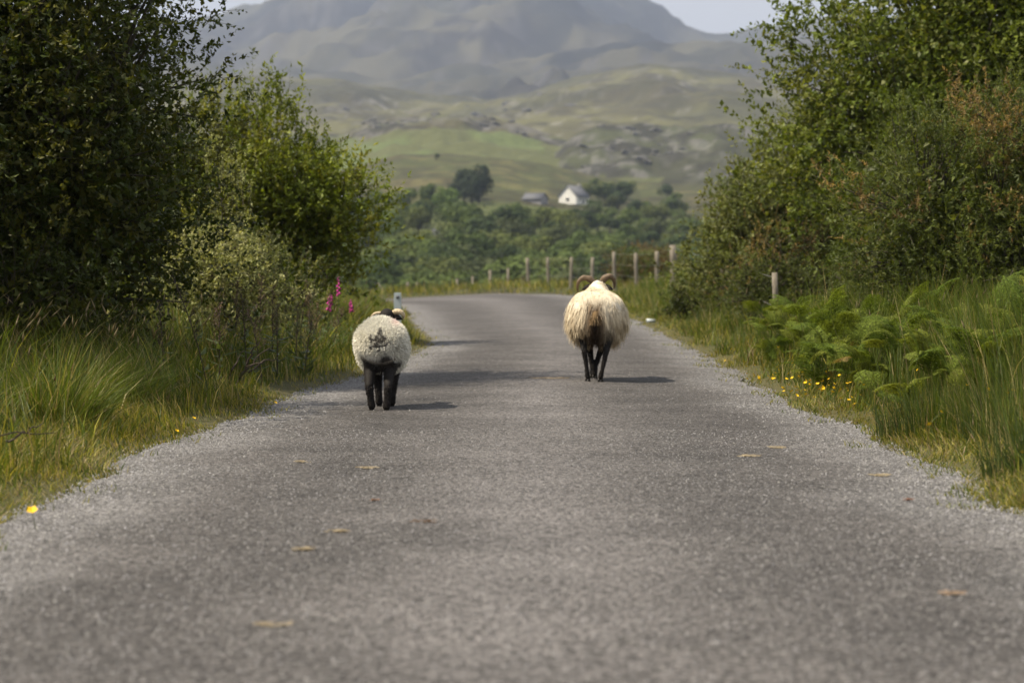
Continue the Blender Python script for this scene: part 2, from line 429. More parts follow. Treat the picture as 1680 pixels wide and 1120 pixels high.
C = mixc(C, (0.014, 0.016, 0.012), np.where(mt & (YY > 3000), 0.85 * sstep(0.46, 0.54, d2 + 0.10 * sstep(880, 930, PX) * sstep(1110, 1060, PX)) * sstep(820, 920, PX) * sstep(1150, 1080, PX), 0))
C = mixc(C, (0.040, 0.042, 0.022), np.where(LY == 4, sstep(0.48, 0.60, d2) * 0.55, 0))
C = mixc(C, (0.038, 0.036, 0.020), np.where(fld, sstep(0.52, 0.64, ncs) * 0.55, 0))
M_LAND = tint_mat('land_cover', 0.95, 0.1, 0.35, 0.3)
M_SOIL = tint_mat('verge_soil', 0.95, 0.1, 9.0, 0.35)
nc = len(uu)
def sheet(name, r0, r1, mat):
    v = np.stack([XX[r0:r1 + 1], YY[r0:r1 + 1], ZZ[r0:r1 + 1]], -1).reshape(-1, 3)
    k = r1 - r0
    i = np.arange(k)[:, None] * nc; j = np.arange(nc - 1)[None]
    Q = np.stack([i + j, i + j + 1, i + nc + j + 1, i + nc + j], -1).reshape(-1, 4)
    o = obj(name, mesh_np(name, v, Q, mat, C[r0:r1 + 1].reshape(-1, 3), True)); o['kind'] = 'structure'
    return o
cuts = [0] + [int(np.searchsorted(Yr, y)) for y in (135, 880, 1290, 2200)] + [len(rows) - 1]
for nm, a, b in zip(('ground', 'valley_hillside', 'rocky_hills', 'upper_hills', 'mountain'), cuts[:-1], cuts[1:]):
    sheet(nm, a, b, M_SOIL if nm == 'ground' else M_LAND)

# ------------------------------------------------------------------ road
m, nt, b = mat_new('surface_dressed_asphalt')
tc = node(nt, 'ShaderNodeTexCoord'); at = node(nt, 'ShaderNodeAttribute', attribute_name='tint')
v1 = node(nt, 'ShaderNodeTexVoronoi', Scale=78.0); v2 = node(nt, 'ShaderNodeTexVoronoi', Scale=150.0)
n1 = node(nt, 'ShaderNodeTexNoise', Scale=1.1, Detail=7, Roughness=0.62); n3 = node(nt, 'ShaderNodeTexNoise', Scale=14.0, Detail=5, Roughness=0.7)
for v in (v1, v2, n1, n3): nt.links.new(tc.outputs['Object'], v.inputs['Vector'])
bw = node(nt, 'ShaderNodeRGBToBW'); nt.links.new(v1.outputs['Color'], bw.inputs['Color'])
rp = node(nt, 'ShaderNodeValToRGB')
e = rp.color_ramp.elements
e[0].position = 0.2; e[0].color = (0.38, 0.375, 0.37, 1); e[1].position = 0.8; e[1].color = (1.75, 1.74, 1.74, 1)
nt.links.new(bw.outputs['Val'], rp.inputs['Fac'])
mu = node(nt, 'ShaderNodeMixRGB', blend_type='MULTIPLY'); mu.inputs['Fac'].default_value = 1
nt.links.new(at.outputs['Color'], mu.inputs['Color1']); nt.links.new(rp.outputs['Color'], mu.inputs['Color2'])
mr = node(nt, 'ShaderNodeMapRange'); mr.inputs['From Min'].default_value = 0.3; mr.inputs['From Max'].default_value = 0.7
mr.inputs['To Min'].default_value = 0.68; mr.inputs['To Max'].default_value = 1.3
nt.links.new(n1.outputs['Fac'], mr.inputs['Value'])
mu2 = node(nt, 'ShaderNodeMixRGB', blend_type='MULTIPLY'); mu2.inputs['Fac'].default_value = 1
nt.links.new(mu.outputs['Color'], mu2.inputs['Color1']); nt.links.new(mr.outputs['Result'], mu2.inputs['Color2'])
mr3 = node(nt, 'ShaderNodeMapRange'); mr3.inputs['From Min'].default_value = 0.3; mr3.inputs['From Max'].default_value = 0.7
mr3.inputs['To Min'].default_value = 0.85; mr3.inputs['To Max'].default_value = 1.15
nt.links.new(n3.outputs['Fac'], mr3.inputs['Value'])
mu3 = node(nt, 'ShaderNodeMixRGB', blend_type='MULTIPLY'); mu3.inputs['Fac'].default_value = 1
nt.links.new(mu2.outputs['Color'], mu3.inputs['Color1']); nt.links.new(mr3.outputs['Result'], mu3.inputs['Color2'])
nt.links.new(mu3.outputs['Color'], b.inputs['Base Color'])
ad = node(nt, 'ShaderNodeMath', operation='ADD')
nt.links.new(v1.outputs['Distance'], ad.inputs[0]); nt.links.new(v2.outputs['Distance'], ad.inputs[1])
bp = node(nt, 'ShaderNodeBump', Strength=0.9, Distance=0.010, invert=True)
nt.links.new(ad.outputs['Value'], bp.inputs['Height']); nt.links.new(bp.outputs['Normal'], b.inputs['Normal'])
b.inputs['Roughness'].default_value = 0.78; b.inputs['Specular IOR Level'].default_value = 0.3
M_ROAD = m

def road_z(X, Y, c):
    return z_base(X, Y) * (1 - sstep(92, 128, Y)) + 0.035 * (1 - (2 * c - 1) ** 2) + 0.012 * (fbm(X * 0.8, Y * 0.5, 3, 77) - 0.5)
NCR = 44
cc = np.linspace(0, 1, NCR + 1)
RX = EL[:, None, 0] * (1 - cc) + ER[:, None, 0] * cc; RY = EL[:, None, 1] * (1 - cc) + ER[:, None, 1] * cc
RZ = road_z(RX, RY, cc[None])
edge = np.minimum(cc, 1 - cc)[None] * 4.0
base = np.zeros(RX.shape + (3,)); base[:] = (0.098, 0.092, 0.090)
wheel = np.exp(-((np.abs(cc - 0.5) - 0.24) / 0.10) ** 2)[None]
wv = fbm(RX * 0.5, RY * 0.12, 4, 301)
base = base * (1 - 0.22 * wheel[..., None] * (0.6 + 0.8 * wv[..., None]))
crown = np.exp(-((cc - 0.5) / 0.09) ** 2)[None] * (0.4 + 1.0 * fbm(RX * 0.8, RY * 0.25, 4, 311))
base = base * (1 + 0.38 * crown[..., None] * np.array((0.95, 1.0, 1.08)))
eg = sstep(0.75, 0.18, edge + 0.5 * (fbm(RX * 1.3, RY * 0.9, 4, 305) - 0.5))
base = mixc(base, (0.160, 0.157, 0.158), eg * 0.85)
k = np.arange(nn - 1)[:, None] * (NCR + 1); j = np.arange(NCR)[None]
Q = np.stack([k + j, k + j + 1, k + NCR + 2 + j, k + NCR + 1 + j], -1).reshape(-1, 4)
road = obj('road', mesh_np('road', np.stack([RX, RY, RZ], -1).reshape(-1, 3), Q, M_ROAD, base.reshape(-1, 3), True))
road['kind'] = 'structure'

# loose chippings: real little stones, thick along the edges, sparse on the carriageway
def stones(n, P, Z, size, cols, seed):
    r = np.random.default_rng(seed)
    oct_ = np.array([(1, 0, -0.4), (0, 1, -0.4), (-1, 0, -0.4), (0, -1, -0.4), (0, 0, 1)], float)
    T0 = np.array([(0, 1, 4), (1, 2, 4), (2, 3, 4), (3, 0, 4)])
    a = r.uniform(0, 2 * np.pi, n); sc = size[:, None, None] * r.uniform(0.55, 1.15, (n, 5, 3)) * np.array([1, 1, 0.75])
    V = oct_[None] * sc
    ca, sa = np.cos(a)[:, None], np.sin(a)[:, None]
    tl = r.uniform(-0.5, 0.5, n)[:, None]
    x = V[..., 0] * ca - V[..., 1] * sa; y = V[..., 0] * sa + V[..., 1] * ca; z = V[..., 2] + x * tl
    V = np.stack([x + P[:, None, 0], y + P[:, None, 1], z + Z[:, None]], -1)
    T = T0[None] + (np.arange(n) * 5)[:, None, None]
    return V.reshape(-1, 3), T.reshape(-1, 3), np.repeat(cols, 5, 0)

def road_points(n, ylo, yhi, seed, edge_bias):
    r = np.random.default_rng(seed)
    # depth distribution ~ 1/y so that near ones get more
    y = ylo * (yhi / ylo) ** r.uniform(0, 1, n)
    i = np.interp(y, EL[:, 1][: np.searchsorted(EL[:, 1], 60)], np.arange(np.searchsorted(EL[:, 1], 60)))
    xl = np.interp(i, np.arange(nn), EL[:, 0]); xr = np.interp(i, np.arange(nn), ER[:, 0])
    if edge_bias:
        side = r.uniform(0, 1, n) < 0.5; d = np.abs(r.normal(0, 0.26, n)) - 0.10
        x = np.where(side, xl + d, xr - d)
    else:
        x = xl + (xr - xl) * r.uniform(0.0, 1.0, n)
    c = (x - xl) / (xr - xl)
    return x, y, np.clip(c, 0, 1)
VV, TT, CC = [], [], []; off = 0
for n, ylo, yhi, sd, eb, s0, s1 in ((30000, 4.4, 13, 1, False, 0.0028, 0.0066), (24000, 5.5, 45, 2, True, 0.004, 0.0105), (3000, 12, 45, 3, False, 0.004, 0.009)):
    x, y, c = road_points(n, ylo, yhi, sd, eb)
    z = road_z(x, y, c) + 0.001
    g = R.uniform(0.06, 0.23, n) * (1.1 if eb else 1.0)
    cols = np.stack([g, g * 0.985, g * R.uniform(0.95, 1.06, n)], 1)
    v, t_, c_ = stones(n, np.stack([x, y], 1), z, R.uniform(s0, s1, n), cols, sd)
    VV.append(v); TT.append(t_ + off); CC.append(c_); off += len(v)
grv = obj('loose_chippings', mesh_np('loose_chippings', np.concatenate(VV), np.concatenate(TT), M_STONE, np.concatenate(CC)))
grv['kind'] = 'stuff'; grv['label'] = 'loose grey stone chippings strewn over the road and its edges'; grv['category'] = 'gravel'

# ------------------------------------------------------------------ grass
def blades(P, Z, hgt, wid, lean, leandir, cbase, ctip, seg=3, rng=R):
    n = len(P); k = seg
    t = np.linspace(0, 1, k + 1)
    yaw = rng.uniform(0, 2 * np.pi, n)
    sx, sy = np.cos(yaw), np.sin(yaw)
    bend = lean[:, None] * (t[None] ** 1.8) * hgt[:, None]
    cx = P[:, 0][:, None] + np.cos(leandir)[:, None] * bend; cy = P[:, 1][:, None] + np.sin(leandir)[:, None] * bend
    cz = Z[:, None] + hgt[:, None] * (t[None] * (1 - 0.28 * lean[:, None] * t[None] ** 1.5))
    wv = wid[:, None] * (1 - t[None] ** 1.6) * 0.5
    Lf = np.stack([cx - sx[:, None] * wv, cy - sy[:, None] * wv, cz], -1)[:, :-1]
    Rt = np.stack([cx + sx[:, None] * wv, cy + sy[:, None] * wv, cz], -1)[:, :-1]
    tip = np.stack([cx[:, -1], cy[:, -1], cz[:, -1]], -1)[:, None]
    V = np.concatenate([np.stack([Lf, Rt], 2).reshape(n, 2 * k, 3), tip], 1)
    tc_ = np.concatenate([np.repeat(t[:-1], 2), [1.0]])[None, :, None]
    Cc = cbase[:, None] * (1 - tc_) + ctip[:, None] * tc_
    st = 2 * k + 1; o = (np.arange(n) * st)[:, None]
    Qs = [o + np.array([2 * i, 2 * i + 1, 2 * i + 3, 2 * i + 2])[None] for i in range(k - 1)]
    Ts = o + np.array([2 * k - 2, 2 * k - 1, 2 * k])[None]
    return V.reshape(-1, 3), Ts, (np.concatenate(Qs) if Qs else np.zeros((0, 4), int)), Cc.reshape(-1, 3)

def seedheads(P, Z, hgt, lean, leandir, col, rng=R):
    """thin flowering stems with a spindle head"""
    n = len(P)
    V, T, Q, Cc = blades(P, Z, hgt, np.full(n, 0.004), lean, leandir, np.tile((0.10, 0.10, 0.04), (n, 1)), np.tile(col, (n, 1)), 3, rng)
    bend = lean * 0.86 ** 1.8 * hgt
    tipx = P[:, 0] + np.cos(leandir) * lean * hgt; tipy = P[:, 1] + np.sin(leandir) * lean * hgt; tipz = Z + hgt * (1 - 0.28 * lean)
    bx = P[:, 0] + np.cos(leandir) * bend; by = P[:, 1] + np.sin(leandir) * bend; bz = Z + hgt * 0.84 * (1 - 0.28 * lean * 0.8)
    A = np.stack([bx, by, bz], 1); B = np.stack([tipx, tipy, tipz], 1); Mi = A * 0.55 + B * 0.45
    r = rng.uniform(0.004, 0.008, n)[:, None]
    e1 = np.array([1, 0, 0.0]); e2 = np.array([-0.5, 0.87, 0]); e3 = np.array([-0.5, -0.87, 0])
    HV = np.stack([A, Mi + r * e1, Mi + r * e2, Mi + r * e3, B], 1)
    o = (np.arange(n) * 5)[:, None, None]
    HT = (np.array([(0, 1, 2), (0, 2, 3), (0, 3, 1), (4, 2, 1), (4, 3, 2), (4, 1, 3)])[None] + o).reshape(-1, 3)
    hc = np.tile(col, (n, 1)) * rng.uniform(0.7, 1.3, (n, 1))
    return (V, T, Q, Cc), (HV.reshape(-1, 3), HT, None, np.repeat(hc, 5, 0))

GREEN = np.array([(0.054, 0.086, 0.011), (0.076, 0.109, 0.014), (0.100, 0.122, 0.018), (0.063, 0.090, 0.016)])
YELL = np.array([(0.24, 0.22, 0.03), (0.28, 0.24, 0.05), (0.21, 0.21, 0.03)])
STRAW = np.array([(0.30, 0.25, 0.12), (0.24, 0.19, 0.09), (0.20, 0.15, 0.08)])
gr = MB()
def scatter(n, x0, x1, y0, y1, omin, omax, hfun, seed, wid=(0.004, 0.008), yellow=0.0, straw=0.1, lean=(0.1, 0.7), seg=3, dens=None, depthlaw=True):
    r = np.random.default_rng(seed)
    y = (y0 + 3) * ((y1 + 3) / (y0 + 3)) ** r.uniform(0, 1, n) - 3 if depthlaw else r.uniform(y0, y1, n)
    x = r.uniform(x0, x1, n)
    P = np.stack([x, y], 1); P = P[np.argsort(P[:, 1])]
    z, o = ground_near(P[:, 0], P[:, 1])
    patch = fbm(P[:, 0] * 1.1, P[:, 1] * 0.8, 3, seed + 5)
    keep = (o > omin) & (o < omax) & (r.uniform(0, 1, n) < (0.35 + 1.1 * patch))
    P = P[keep]; z = z[keep]; o = o[keep]; patch = patch[keep]; k = len(P)
    tuss = fbm(P[:, 0] * 2.2, P[:, 1] * 1.6, 2, seed + 8)
    h = hfun(o, P, r) * (0.5 + 0.95 * tuss)
    cb = GREEN[r.integers(0, 4, k)] * r.uniform(0.7, 1.15, (k, 1))
    ye = (r.uniform(0, 1, k) < yellow * (0.5 + patch))
    cb[ye] = YELL[r.integers(0, 3, ye.sum())] * r.uniform(0.7, 1.1, (ye.sum(), 1))
    sw = (r.uniform(0, 1, k) < straw)
    cb[sw] = STRAW[r.integers(0, 3, sw.sum())]
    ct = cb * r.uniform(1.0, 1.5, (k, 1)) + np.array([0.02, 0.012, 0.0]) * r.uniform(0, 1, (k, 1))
    ld = 2 * np.pi * vnoise(P[:, 0] * 0.9, P[:, 1] * 0.9, seed + 1) + r.normal(0, 0.9, k)
    wd = r.uniform(*wid, k) * (1 + P[:, 1] / 28.0)
    V, T, Q, Cc = blades(P, z - 0.02, h, wd, r.uniform(*lean, k), ld, cb, ct, seg, r)
    gr.add(V, T, Q, Cc)
    return k
LX = lambda o, P, r: 0.0
hs = lambda o, P, r: r.uniform(0.02, 0.08, len(o)) * (0.6 + 1.2 * np.clip(o / 0.4, 0, 1)) + 0.01
hm = lambda o, P, r: r.uniform(0.12, 0.34, len(o)) * (0.5 + 0.8 * np.clip(o / 0.9, 0, 1))
ht = lambda o, P, r: r.uniform(0.28, 0.62, len(o)) * (0.55 + 0.6 * np.clip(o / 1.6, 0, 1))
tot = 0
# short yellowing edge turf
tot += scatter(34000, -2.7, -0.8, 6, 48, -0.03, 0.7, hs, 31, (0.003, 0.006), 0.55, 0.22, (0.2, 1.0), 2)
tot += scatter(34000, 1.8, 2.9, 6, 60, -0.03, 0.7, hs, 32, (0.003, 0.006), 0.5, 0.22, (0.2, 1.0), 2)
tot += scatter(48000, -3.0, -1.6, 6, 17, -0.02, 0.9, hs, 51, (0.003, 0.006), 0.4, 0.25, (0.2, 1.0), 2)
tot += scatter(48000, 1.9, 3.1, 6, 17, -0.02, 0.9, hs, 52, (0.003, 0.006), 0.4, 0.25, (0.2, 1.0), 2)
# tufts creeping over the gravel
for x0, x1, sd in ((-2.3, -0.8, 53), (1.6, 2.5, 54)):
    r = np.random.default_rng(sd); n = 16000; P = np.stack([r.uniform(x0, x1, n), 6 * 8 ** r.uniform(0, 1, n)], 1); P = P[np.argsort(P[:, 1])]
    z, o = ground_near(P[:, 0], P[:, 1]); pt_ = fbm(P[:, 0] * 4.5, P[:, 1] * 3.0, 2, sd); kp = (o > -0.22) & (o < 0.03) & (pt_ > 0.60); P = P[kp]; k_ = len(P)
    cb = np.where(r.uniform(size=(k_, 1)) < 0.5, YELL[r.integers(0, 3, k_)] * 0.8, GREEN[r.integers(0, 4, k_)])
    gr.add(*blades(P, z[kp] - 0.005, r.uniform(0.02, 0.06, k_), r.uniform(0.003, 0.006, k_) * (1 + P[:, 1] / 28), r.uniform(0.2, 1.0, k_), r.uniform(0, 6.3, k_), cb, cb * 1.3, 2, r))
# mid height
tot += scatter(37000, -4.6, -1.1, 6, 60, 0.2, 3.0, hm, 33, (0.004, 0.008), 0.18, 0.14, (0.1, 0.7), 2)
tot += scatter(37000, 1.9, 4.8, 6, 70, 0.2, 3.0, hm, 34, (0.004, 0.008), 0.15, 0.12, (0.1, 0.7), 2)
# tall grass
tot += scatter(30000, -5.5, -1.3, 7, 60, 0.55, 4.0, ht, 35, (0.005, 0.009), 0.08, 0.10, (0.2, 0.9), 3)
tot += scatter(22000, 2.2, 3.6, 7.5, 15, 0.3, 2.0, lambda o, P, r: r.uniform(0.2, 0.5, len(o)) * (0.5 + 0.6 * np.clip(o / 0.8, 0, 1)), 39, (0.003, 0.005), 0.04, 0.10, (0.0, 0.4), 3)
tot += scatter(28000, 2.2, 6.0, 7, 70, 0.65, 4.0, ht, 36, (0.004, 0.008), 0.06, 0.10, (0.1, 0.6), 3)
tot += scatter(12000, 2.3, 4.2, 12, 22, 0.5, 3.0, lambda o, P, r: r.uniform(0.45, 0.85, len(o)), 56, (0.004, 0.007), 0.05, 0.08, (0.05, 0.5), 3)
# far side of the bend and the lip before the valley
hf = lambda o, P, r: r.uniform(0.15, 0.42, len(o)) * (0.5 + 0.7 * np.clip(o / 2.0, 0, 1))
tot += scatter(22000, -14, 12, 76, 104, 0.0, 30, hf, 37, (0.006, 0.010), 0.38, 0.15, (0.1, 0.6), 2, depthlaw=False)
tot += scatter(10000, -12, -1.6, 38, 72, 0.0, 9, hf, 38, (0.005, 0.009), 0.25, 0.15, (0.1, 0.6), 2, depthlaw=False)
# flowering grass stems
for n, x0, x1, y0, y1, om, sd in ((700, -4.2, -1.6, 8, 40, 0.5, 41), (900, 2.2, 5, 9, 40, 0.6, 42), (500, -8, 9, 86, 98, 0.5, 43)):
    r = np.random.default_rng(sd)
    P = np.stack([r.uniform(x0, x1, n), y0 * (y1 / y0) ** r.uniform(0, 1, n)], 1); P = P[np.argsort(P[:, 1])]
    z, o = ground_near(P[:, 0], P[:, 1]); kp = (o > om) & (o < 4); P = P[kp]; z = z[kp]; k = len(P)
    for part in seedheads(P, z, r.uniform(0.4, 0.75, k), r.uniform(0.1, 0.6, k), r.normal(0.2, 1.2, k), np.array((0.21, 0.165, 0.09)), r):
        gr.add(*part)
g = obj('verge_grass', gr.mesh('verge_grass', M_GRASS)); g['kind'] = 'stuff'
g['label'] = 'green and straw coloured grass growing on both road verges'; g['category'] = 'grass'

def gz(x, y):
    z, o = ground_near(np.array([x], float), np.array([y], float)); return float(z[0])

# distinct tussocks and rush clumps
def clump(name, label, x, y, n, h, spread, cols, lean, seed, group=None, wid=(0.004, 0.007), straw=0.1):
    r = np.random.default_rng(seed); mb = MB()
    a = r.uniform(0, 2 * np.pi, n); d = spread * np.sqrt(r.uniform(0, 1, n))
    P = np.stack([d * np.cos(a), d * np.sin(a)], 1)
    cb = np.array(cols)[r.integers(0, len(cols), n)] * r.uniform(0.7, 1.2, (n, 1))
    sw = r.uniform(0, 1, n) < straw; cb[sw] = STRAW[r.integers(0, 3, sw.sum())]
    mb.add(*blades(P, np.full(n, -0.03), h * r.uniform(0.3, 1.08, n) * (1.05 - 0.35 * (d / spread) ** 2), r.uniform(*wid, n), r.uniform(lean[0], lean[1], n) * (0.4 + d / spread), a + r.normal(0.15, 0.5, n), cb, cb * 1.4, 5, r))
    o = obj(name, mb.mesh(name, M_GRASS), loc=(x, y, gz(x, y)))
    return tag(o, label, 'grass clump', group)
clump('grass_tussock', 'tall arching green grass tussock on the left verge, lit from above', -2.55, 12.6, 1500, 0.62, 0.30, GREEN[1:3] * 0.92, (0.25, 0.95), 1)
clump('grass_tussock', 'loose grass tussock at the left edge of the picture below the dark tree', -3.0, 11.6, 1300, 0.5, 0.35, GREEN[:3], (0.2, 0.8), 2)
clump('grass_tussock', 'green tussock of arching grass behind the tallest left tussock', -2.55, 14.4, 1200, 0.55, 0.3, GREEN[1:3], (0.25, 0.9), 3)
RUSH = np.array([(0.050, 0.076, 0.017), (0.064, 0.088, 0.02), (0.045, 0.066, 0.02)])
for i, (x, y, h, lb) in enumerate((
        (2.42, 10.1, 0.42, 'dark green rush clump with a brown base nearest the road on the right'),
        (2.62, 11.6, 0.5, 'upright rush clump behind the one with the brown base'),
        (2.95, 12.4, 0.52, 'upright rush clump at the right edge of the picture in front of the bracken'),
        (2.35, 12.6, 0.40, 'short rush clump between the yellow flowers and the taller rushes'),
        (2.9, 10.8, 0.48, 'rush clump at the right edge of the picture nearest the camera'))):
    clump('rush_clump', lb, x, y, 800, h, 0.34, RUSH, (0.02, 0.6), 20 + i, 'rush clumps on the right verge', (0.003, 0.006), 0.12)

# ------------------------------------------------------------------ trees and bushes
def leafset(base, d, L, Wd, nrmv, col, mb, tri=False):
    side = nrm(np.cross(d, nrmv)); up = np.cross(side, d)
    n = len(base)
    mid = base + d * (0.45 * L)[:, None] - up * (0.10 * L)[:, None]
    V = np.stack([base, mid + side * (Wd * 0.5)[:, None], base + d * L[:, None], mid - side * (Wd * 0.5)[:, None]], 1)
    if tri:
        s3 = side * (Wd * 0.35)[:, None]
        mb.add(np.stack([base + s3, base + d * L[:, None], base - s3], 1).reshape(-1, 3), np.arange(n * 3).reshape(-1, 3), None, np.repeat(col, 3, 0)); return
    o = (np.arange(n) * 4)[:, None]
    mb.add(V.reshape(-1, 3), np.concatenate([o + np.array([[0, 1, 2]]), o + np.array([[0, 2, 3]])]), None, np.repeat(col, 4, 0))

def woody(name, label, cat, loc, lobes, n_clus, n_shoot, shoot_len, n_leaf, leaf, cols, seed, up=0.5, clus_r=0.22, stems=3, stem_r=0.05,
          brown=0.0, brown_cols=None, group=None, leaf_w=0.55, out=0.8, brown_zone=None, tops=0, mat=None, inner=0.25, fill=4.0):
    """trunk with limbs reaching every leaf clump + crown of leafy shoots"""
    r = np.random.default_rng(seed)
    root = empty(name, loc); tag(root, label, cat, group)
    lobes = np.array(lobes, float); vol = lobes[:, 3] * lobes[:, 4] * lobes[:, 5]
    li = r.choice(len(lobes), n_clus, p=vol / vol.sum())
    dirs = nrm(r.normal(size=(n_clus, 3)))
    rad = np.where(r.uniform(0, 1, n_clus) < inner, r.uniform(0.2, 0.8, n_clus), r.uniform(0.78, 1.03, n_clus))
    cen = lobes[li, :3] + dirs * lobes[li, 3:6] * rad[:, None]
    cen[:, 2] = np.maximum(cen[:, 2], 0.12)
    outd = nrm(dirs / lobes[li, 3:6])
    if tops:   # long upright leading shoots on the crown's top
        ti = np.argsort(-(cen[:, 2] + 0.3 * r.uniform(size=n_clus)))[: tops]
        cen[ti, 2] += r.uniform(0.05, 0.35, tops)
    wood = MB()
    sx = r.normal(0, 0.025, (stems, 2)); top = lobes[:, 2].mean()
    st_pts = []
    for s in range(stems):
        tgt = lobes[s % len(lobes)][:3]
        t = np.linspace(0, 1, 7)[:, None]
        p0 = np.array([sx[s, 0] + 0.35 * lobes[:, 0].mean(), sx[s, 1], -0.1])
        p = p0 * (1 - t) + tgt * t + np.concatenate([r.normal(0, 0.06, (7, 2)), np.zeros((7, 1))], 1) * np.sin(t * np.pi)
        p[:, :2] = p0[:2] * (1 - t ** 1.4) + tgt[:2] * t ** 1.4 + r.normal(0, 0.04, (7, 2)) * t
        st_pts.append(p); wood.add(*tube(p, stem_r * (1 - 0.75 * t[:, 0]), 7))
    allp = np.concatenate(st_pts)
    for c in cen:
        dd = np.linalg.norm((allp - c) * np.array([1, 1, 1.0]) + np.array([0, 0, 0.25]), axis=1) + 0.6 * np.maximum(0, allp[:, 2] - c[2])
        a = allp[np.argmin(dd)]
        t = np.linspace(0, 1, 5)[:, None]
        mid = (a + c) / 2 + r.normal(0, 0.08, 3) + np.array([0, 0, 0.10])
        p = a * (1 - t) ** 2 + 2 * mid * t * (1 - t) + c * t ** 2
        wood.add(*tube(p, np.linspace(stem_r * 0.3, 0.004, 5), 4, False))
    # shoots
    ns = n_clus * n_shoot; ci = np.repeat(np.arange(n_clus), n_shoot)
    sb = cen[ci] + r.normal(0, clus_r, (ns, 3)) * np.array([1, 1, 0.8])
    sb[:, 2] = np.maximum(sb[:, 2], 0.05)
    sd = nrm(outd[ci] * out + r.normal(0, 0.55, (ns, 3)) + np.array([0, 0, up]))
    sl = shoot_len * r.uniform(0.55, 1.3, ns)
    if tops:
        tm = np.isin(ci, ti); sd[tm] = nrm(sd[tm] * 0.35 + np.array([0, 0, 1.0])); sl[tm] *= 1.5
    cols = np.array(cols, float)
    ccol = cols[r.integers(0, len(cols), n_clus)] * r.uniform(0.8, 1.2, (n_clus, 1))
    if brown:
        bm = r.uniform(0, 1, n_clus) < brown
        if brown_zone is not None: bm = r.uniform(0, 1, n_clus) < brown * np.array([brown_zone(c) for c in cen])
        ccol[bm] = np.array(brown_cols)[r.integers(0, len(brown_cols), bm.sum())]
    scol = ccol[ci] * r.uniform(0.82, 1.18, (ns, 1))
    li2 = np.repeat(np.arange(ns), n_leaf); nl = len(li2)
    t = r.uniform(0.05, 1, nl)
    sag = np.zeros((nl, 3)); sag[:, 2] = -0.10 * (1 - up) * t ** 2
    pb = sb[li2] + sd[li2] * (sl[li2] * t)[:, None] + sag * sl[li2][:, None]
    rd = nrm(r.normal(size=(nl, 3)))
    ld = nrm(sd[li2] * 0.55 + rd * 0.85)
    nv = nrm(r.normal(size=(nl, 3)) * 0.7 + np.array([0, 0, 1.0]) + outd[ci][li2] * 0.5)
    Ll = leaf * r.uniform(0.65, 1.25, nl)
    mb = MB(); leafset(pb, ld, Ll, Ll * leaf_w * r.uniform(0.8, 1.2, nl), nv, scol[li2] * r.uniform(0.8, 1.2, (nl, 1)), mb, leaf_w < 0.35)
    nf = int(fill * vol.sum() * 720)
    fi = r.choice(len(lobes), nf, p=vol / vol.sum()); fd = nrm(r.normal(size=(nf, 3)))
    fp = lobes[fi, :3] + fd * lobes[fi, 3:6] * r.uniform(0.25, 0.88, (nf, 1)); fp[:, 2] = np.maximum(fp[:, 2], 0.06)
    fl = min(max(leaf, 0.045), 0.056) * r.uniform(1.0, 1.7, nf)
    leafset(fp, nrm(r.normal(size=(nf, 3))), fl, fl * 1.0, nrm(r.normal(size=(nf, 3)) + np.array([0, 0, 0.6])), cols[r.integers(0, len(cols), nf)] * r.uniform(0.7, 1.1, (nf, 1)), mb, True)
    # shoot stalks
    nsx = min(ns, 2500); q = r.permutation(ns)[:nsx]
    pe = sb[q] + sd[q] * sl[q][:, None]; sv = nrm(np.cross(sd[q], np.array([0.3, 0.9, 0.2]))) * 0.003
    V = np.stack([sb[q] - sv, sb[q] + sv, pe], 1).reshape(-1, 3); wood.add(V, np.arange(nsx * 3).reshape(-1, 3))
    obj('trunk', wood.mesh('trunk', M_BARK, True), root)
    obj('crown', mb.mesh('crown', mat or M_LEAF), root)['kind'] = 'stuff'
    return root

DK = [(0.046, 0.064, 0.007), (0.058, 0.072, 0.009), (0.040, 0.056, 0.008), (0.090, 0.092, 0.014)]
WI = [(0.125, 0.160, 0.013), (0.155, 0.180, 0.016), (0.10, 0.130, 0.012), (0.20, 0.205, 0.022)]
RB = [(0.098, 0.132, 0.016), (0.122, 0.152, 0.020), (0.082, 0.110, 0.015), (0.14, 0.155, 0.028)]
PALE = [(0.27, 0.285, 0.115), (0.23, 0.25, 0.09), (0.31, 0.31, 0.14)]
GO = [(0.072, 0.096, 0.018), (0.092, 0.118, 0.021), (0.115, 0.134, 0.024), (0.074, 0.092, 0.022)]
BR = [(0.23, 0.16, 0.055), (0.18, 0.125, 0.05), (0.28, 0.195, 0.07)]

woody('broadleaf_tree', 'large dark green tree filling the upper left corner', 'tree', (-4.42, 18.6, 0.15),
      [(0.1, 0, 3.0, 1.75, 1.7, 2.2), (0.65, -0.2, 1.5, 1.3, 1.4, 1.3), (1.0, 0.1, 2.0, 0.92, 1.0, 1.5), (0.95, 0.3, 0.9, 0.95, 1.0, 0.9), (0.2, 0.3, 4.6, 1.45, 1.3, 1.4), (-0.6, -0.4, 2.2, 1.8, 1.6, 2.0)],
      420, 15, 0.34, 15, 0.050, DK, 101, up=0.25, clus_r=0.24, stems=4, stem_r=0.09, inner=0.3)
woody('broadleaf_tree', 'dark tree added for shade, cut by the left picture edge, nearer than the large one', 'tree', (-5.4, 14.9, 0.15),
      [(0.3, 0, 2.5, 1.7, 1.6, 2.1), (0.6, -0.3, 1.3, 1.45, 1.3, 1.15), (-0.1, 0, 3.9, 1.4, 1.4, 1.2)],
      220, 15, 0.32, 14, 0.050, DK, 102, up=0.25, clus_r=0.24, stems=4, stem_r=0.08, inner=0.3)  # mostly unseen tree, added to darken the left side and shade the road edge
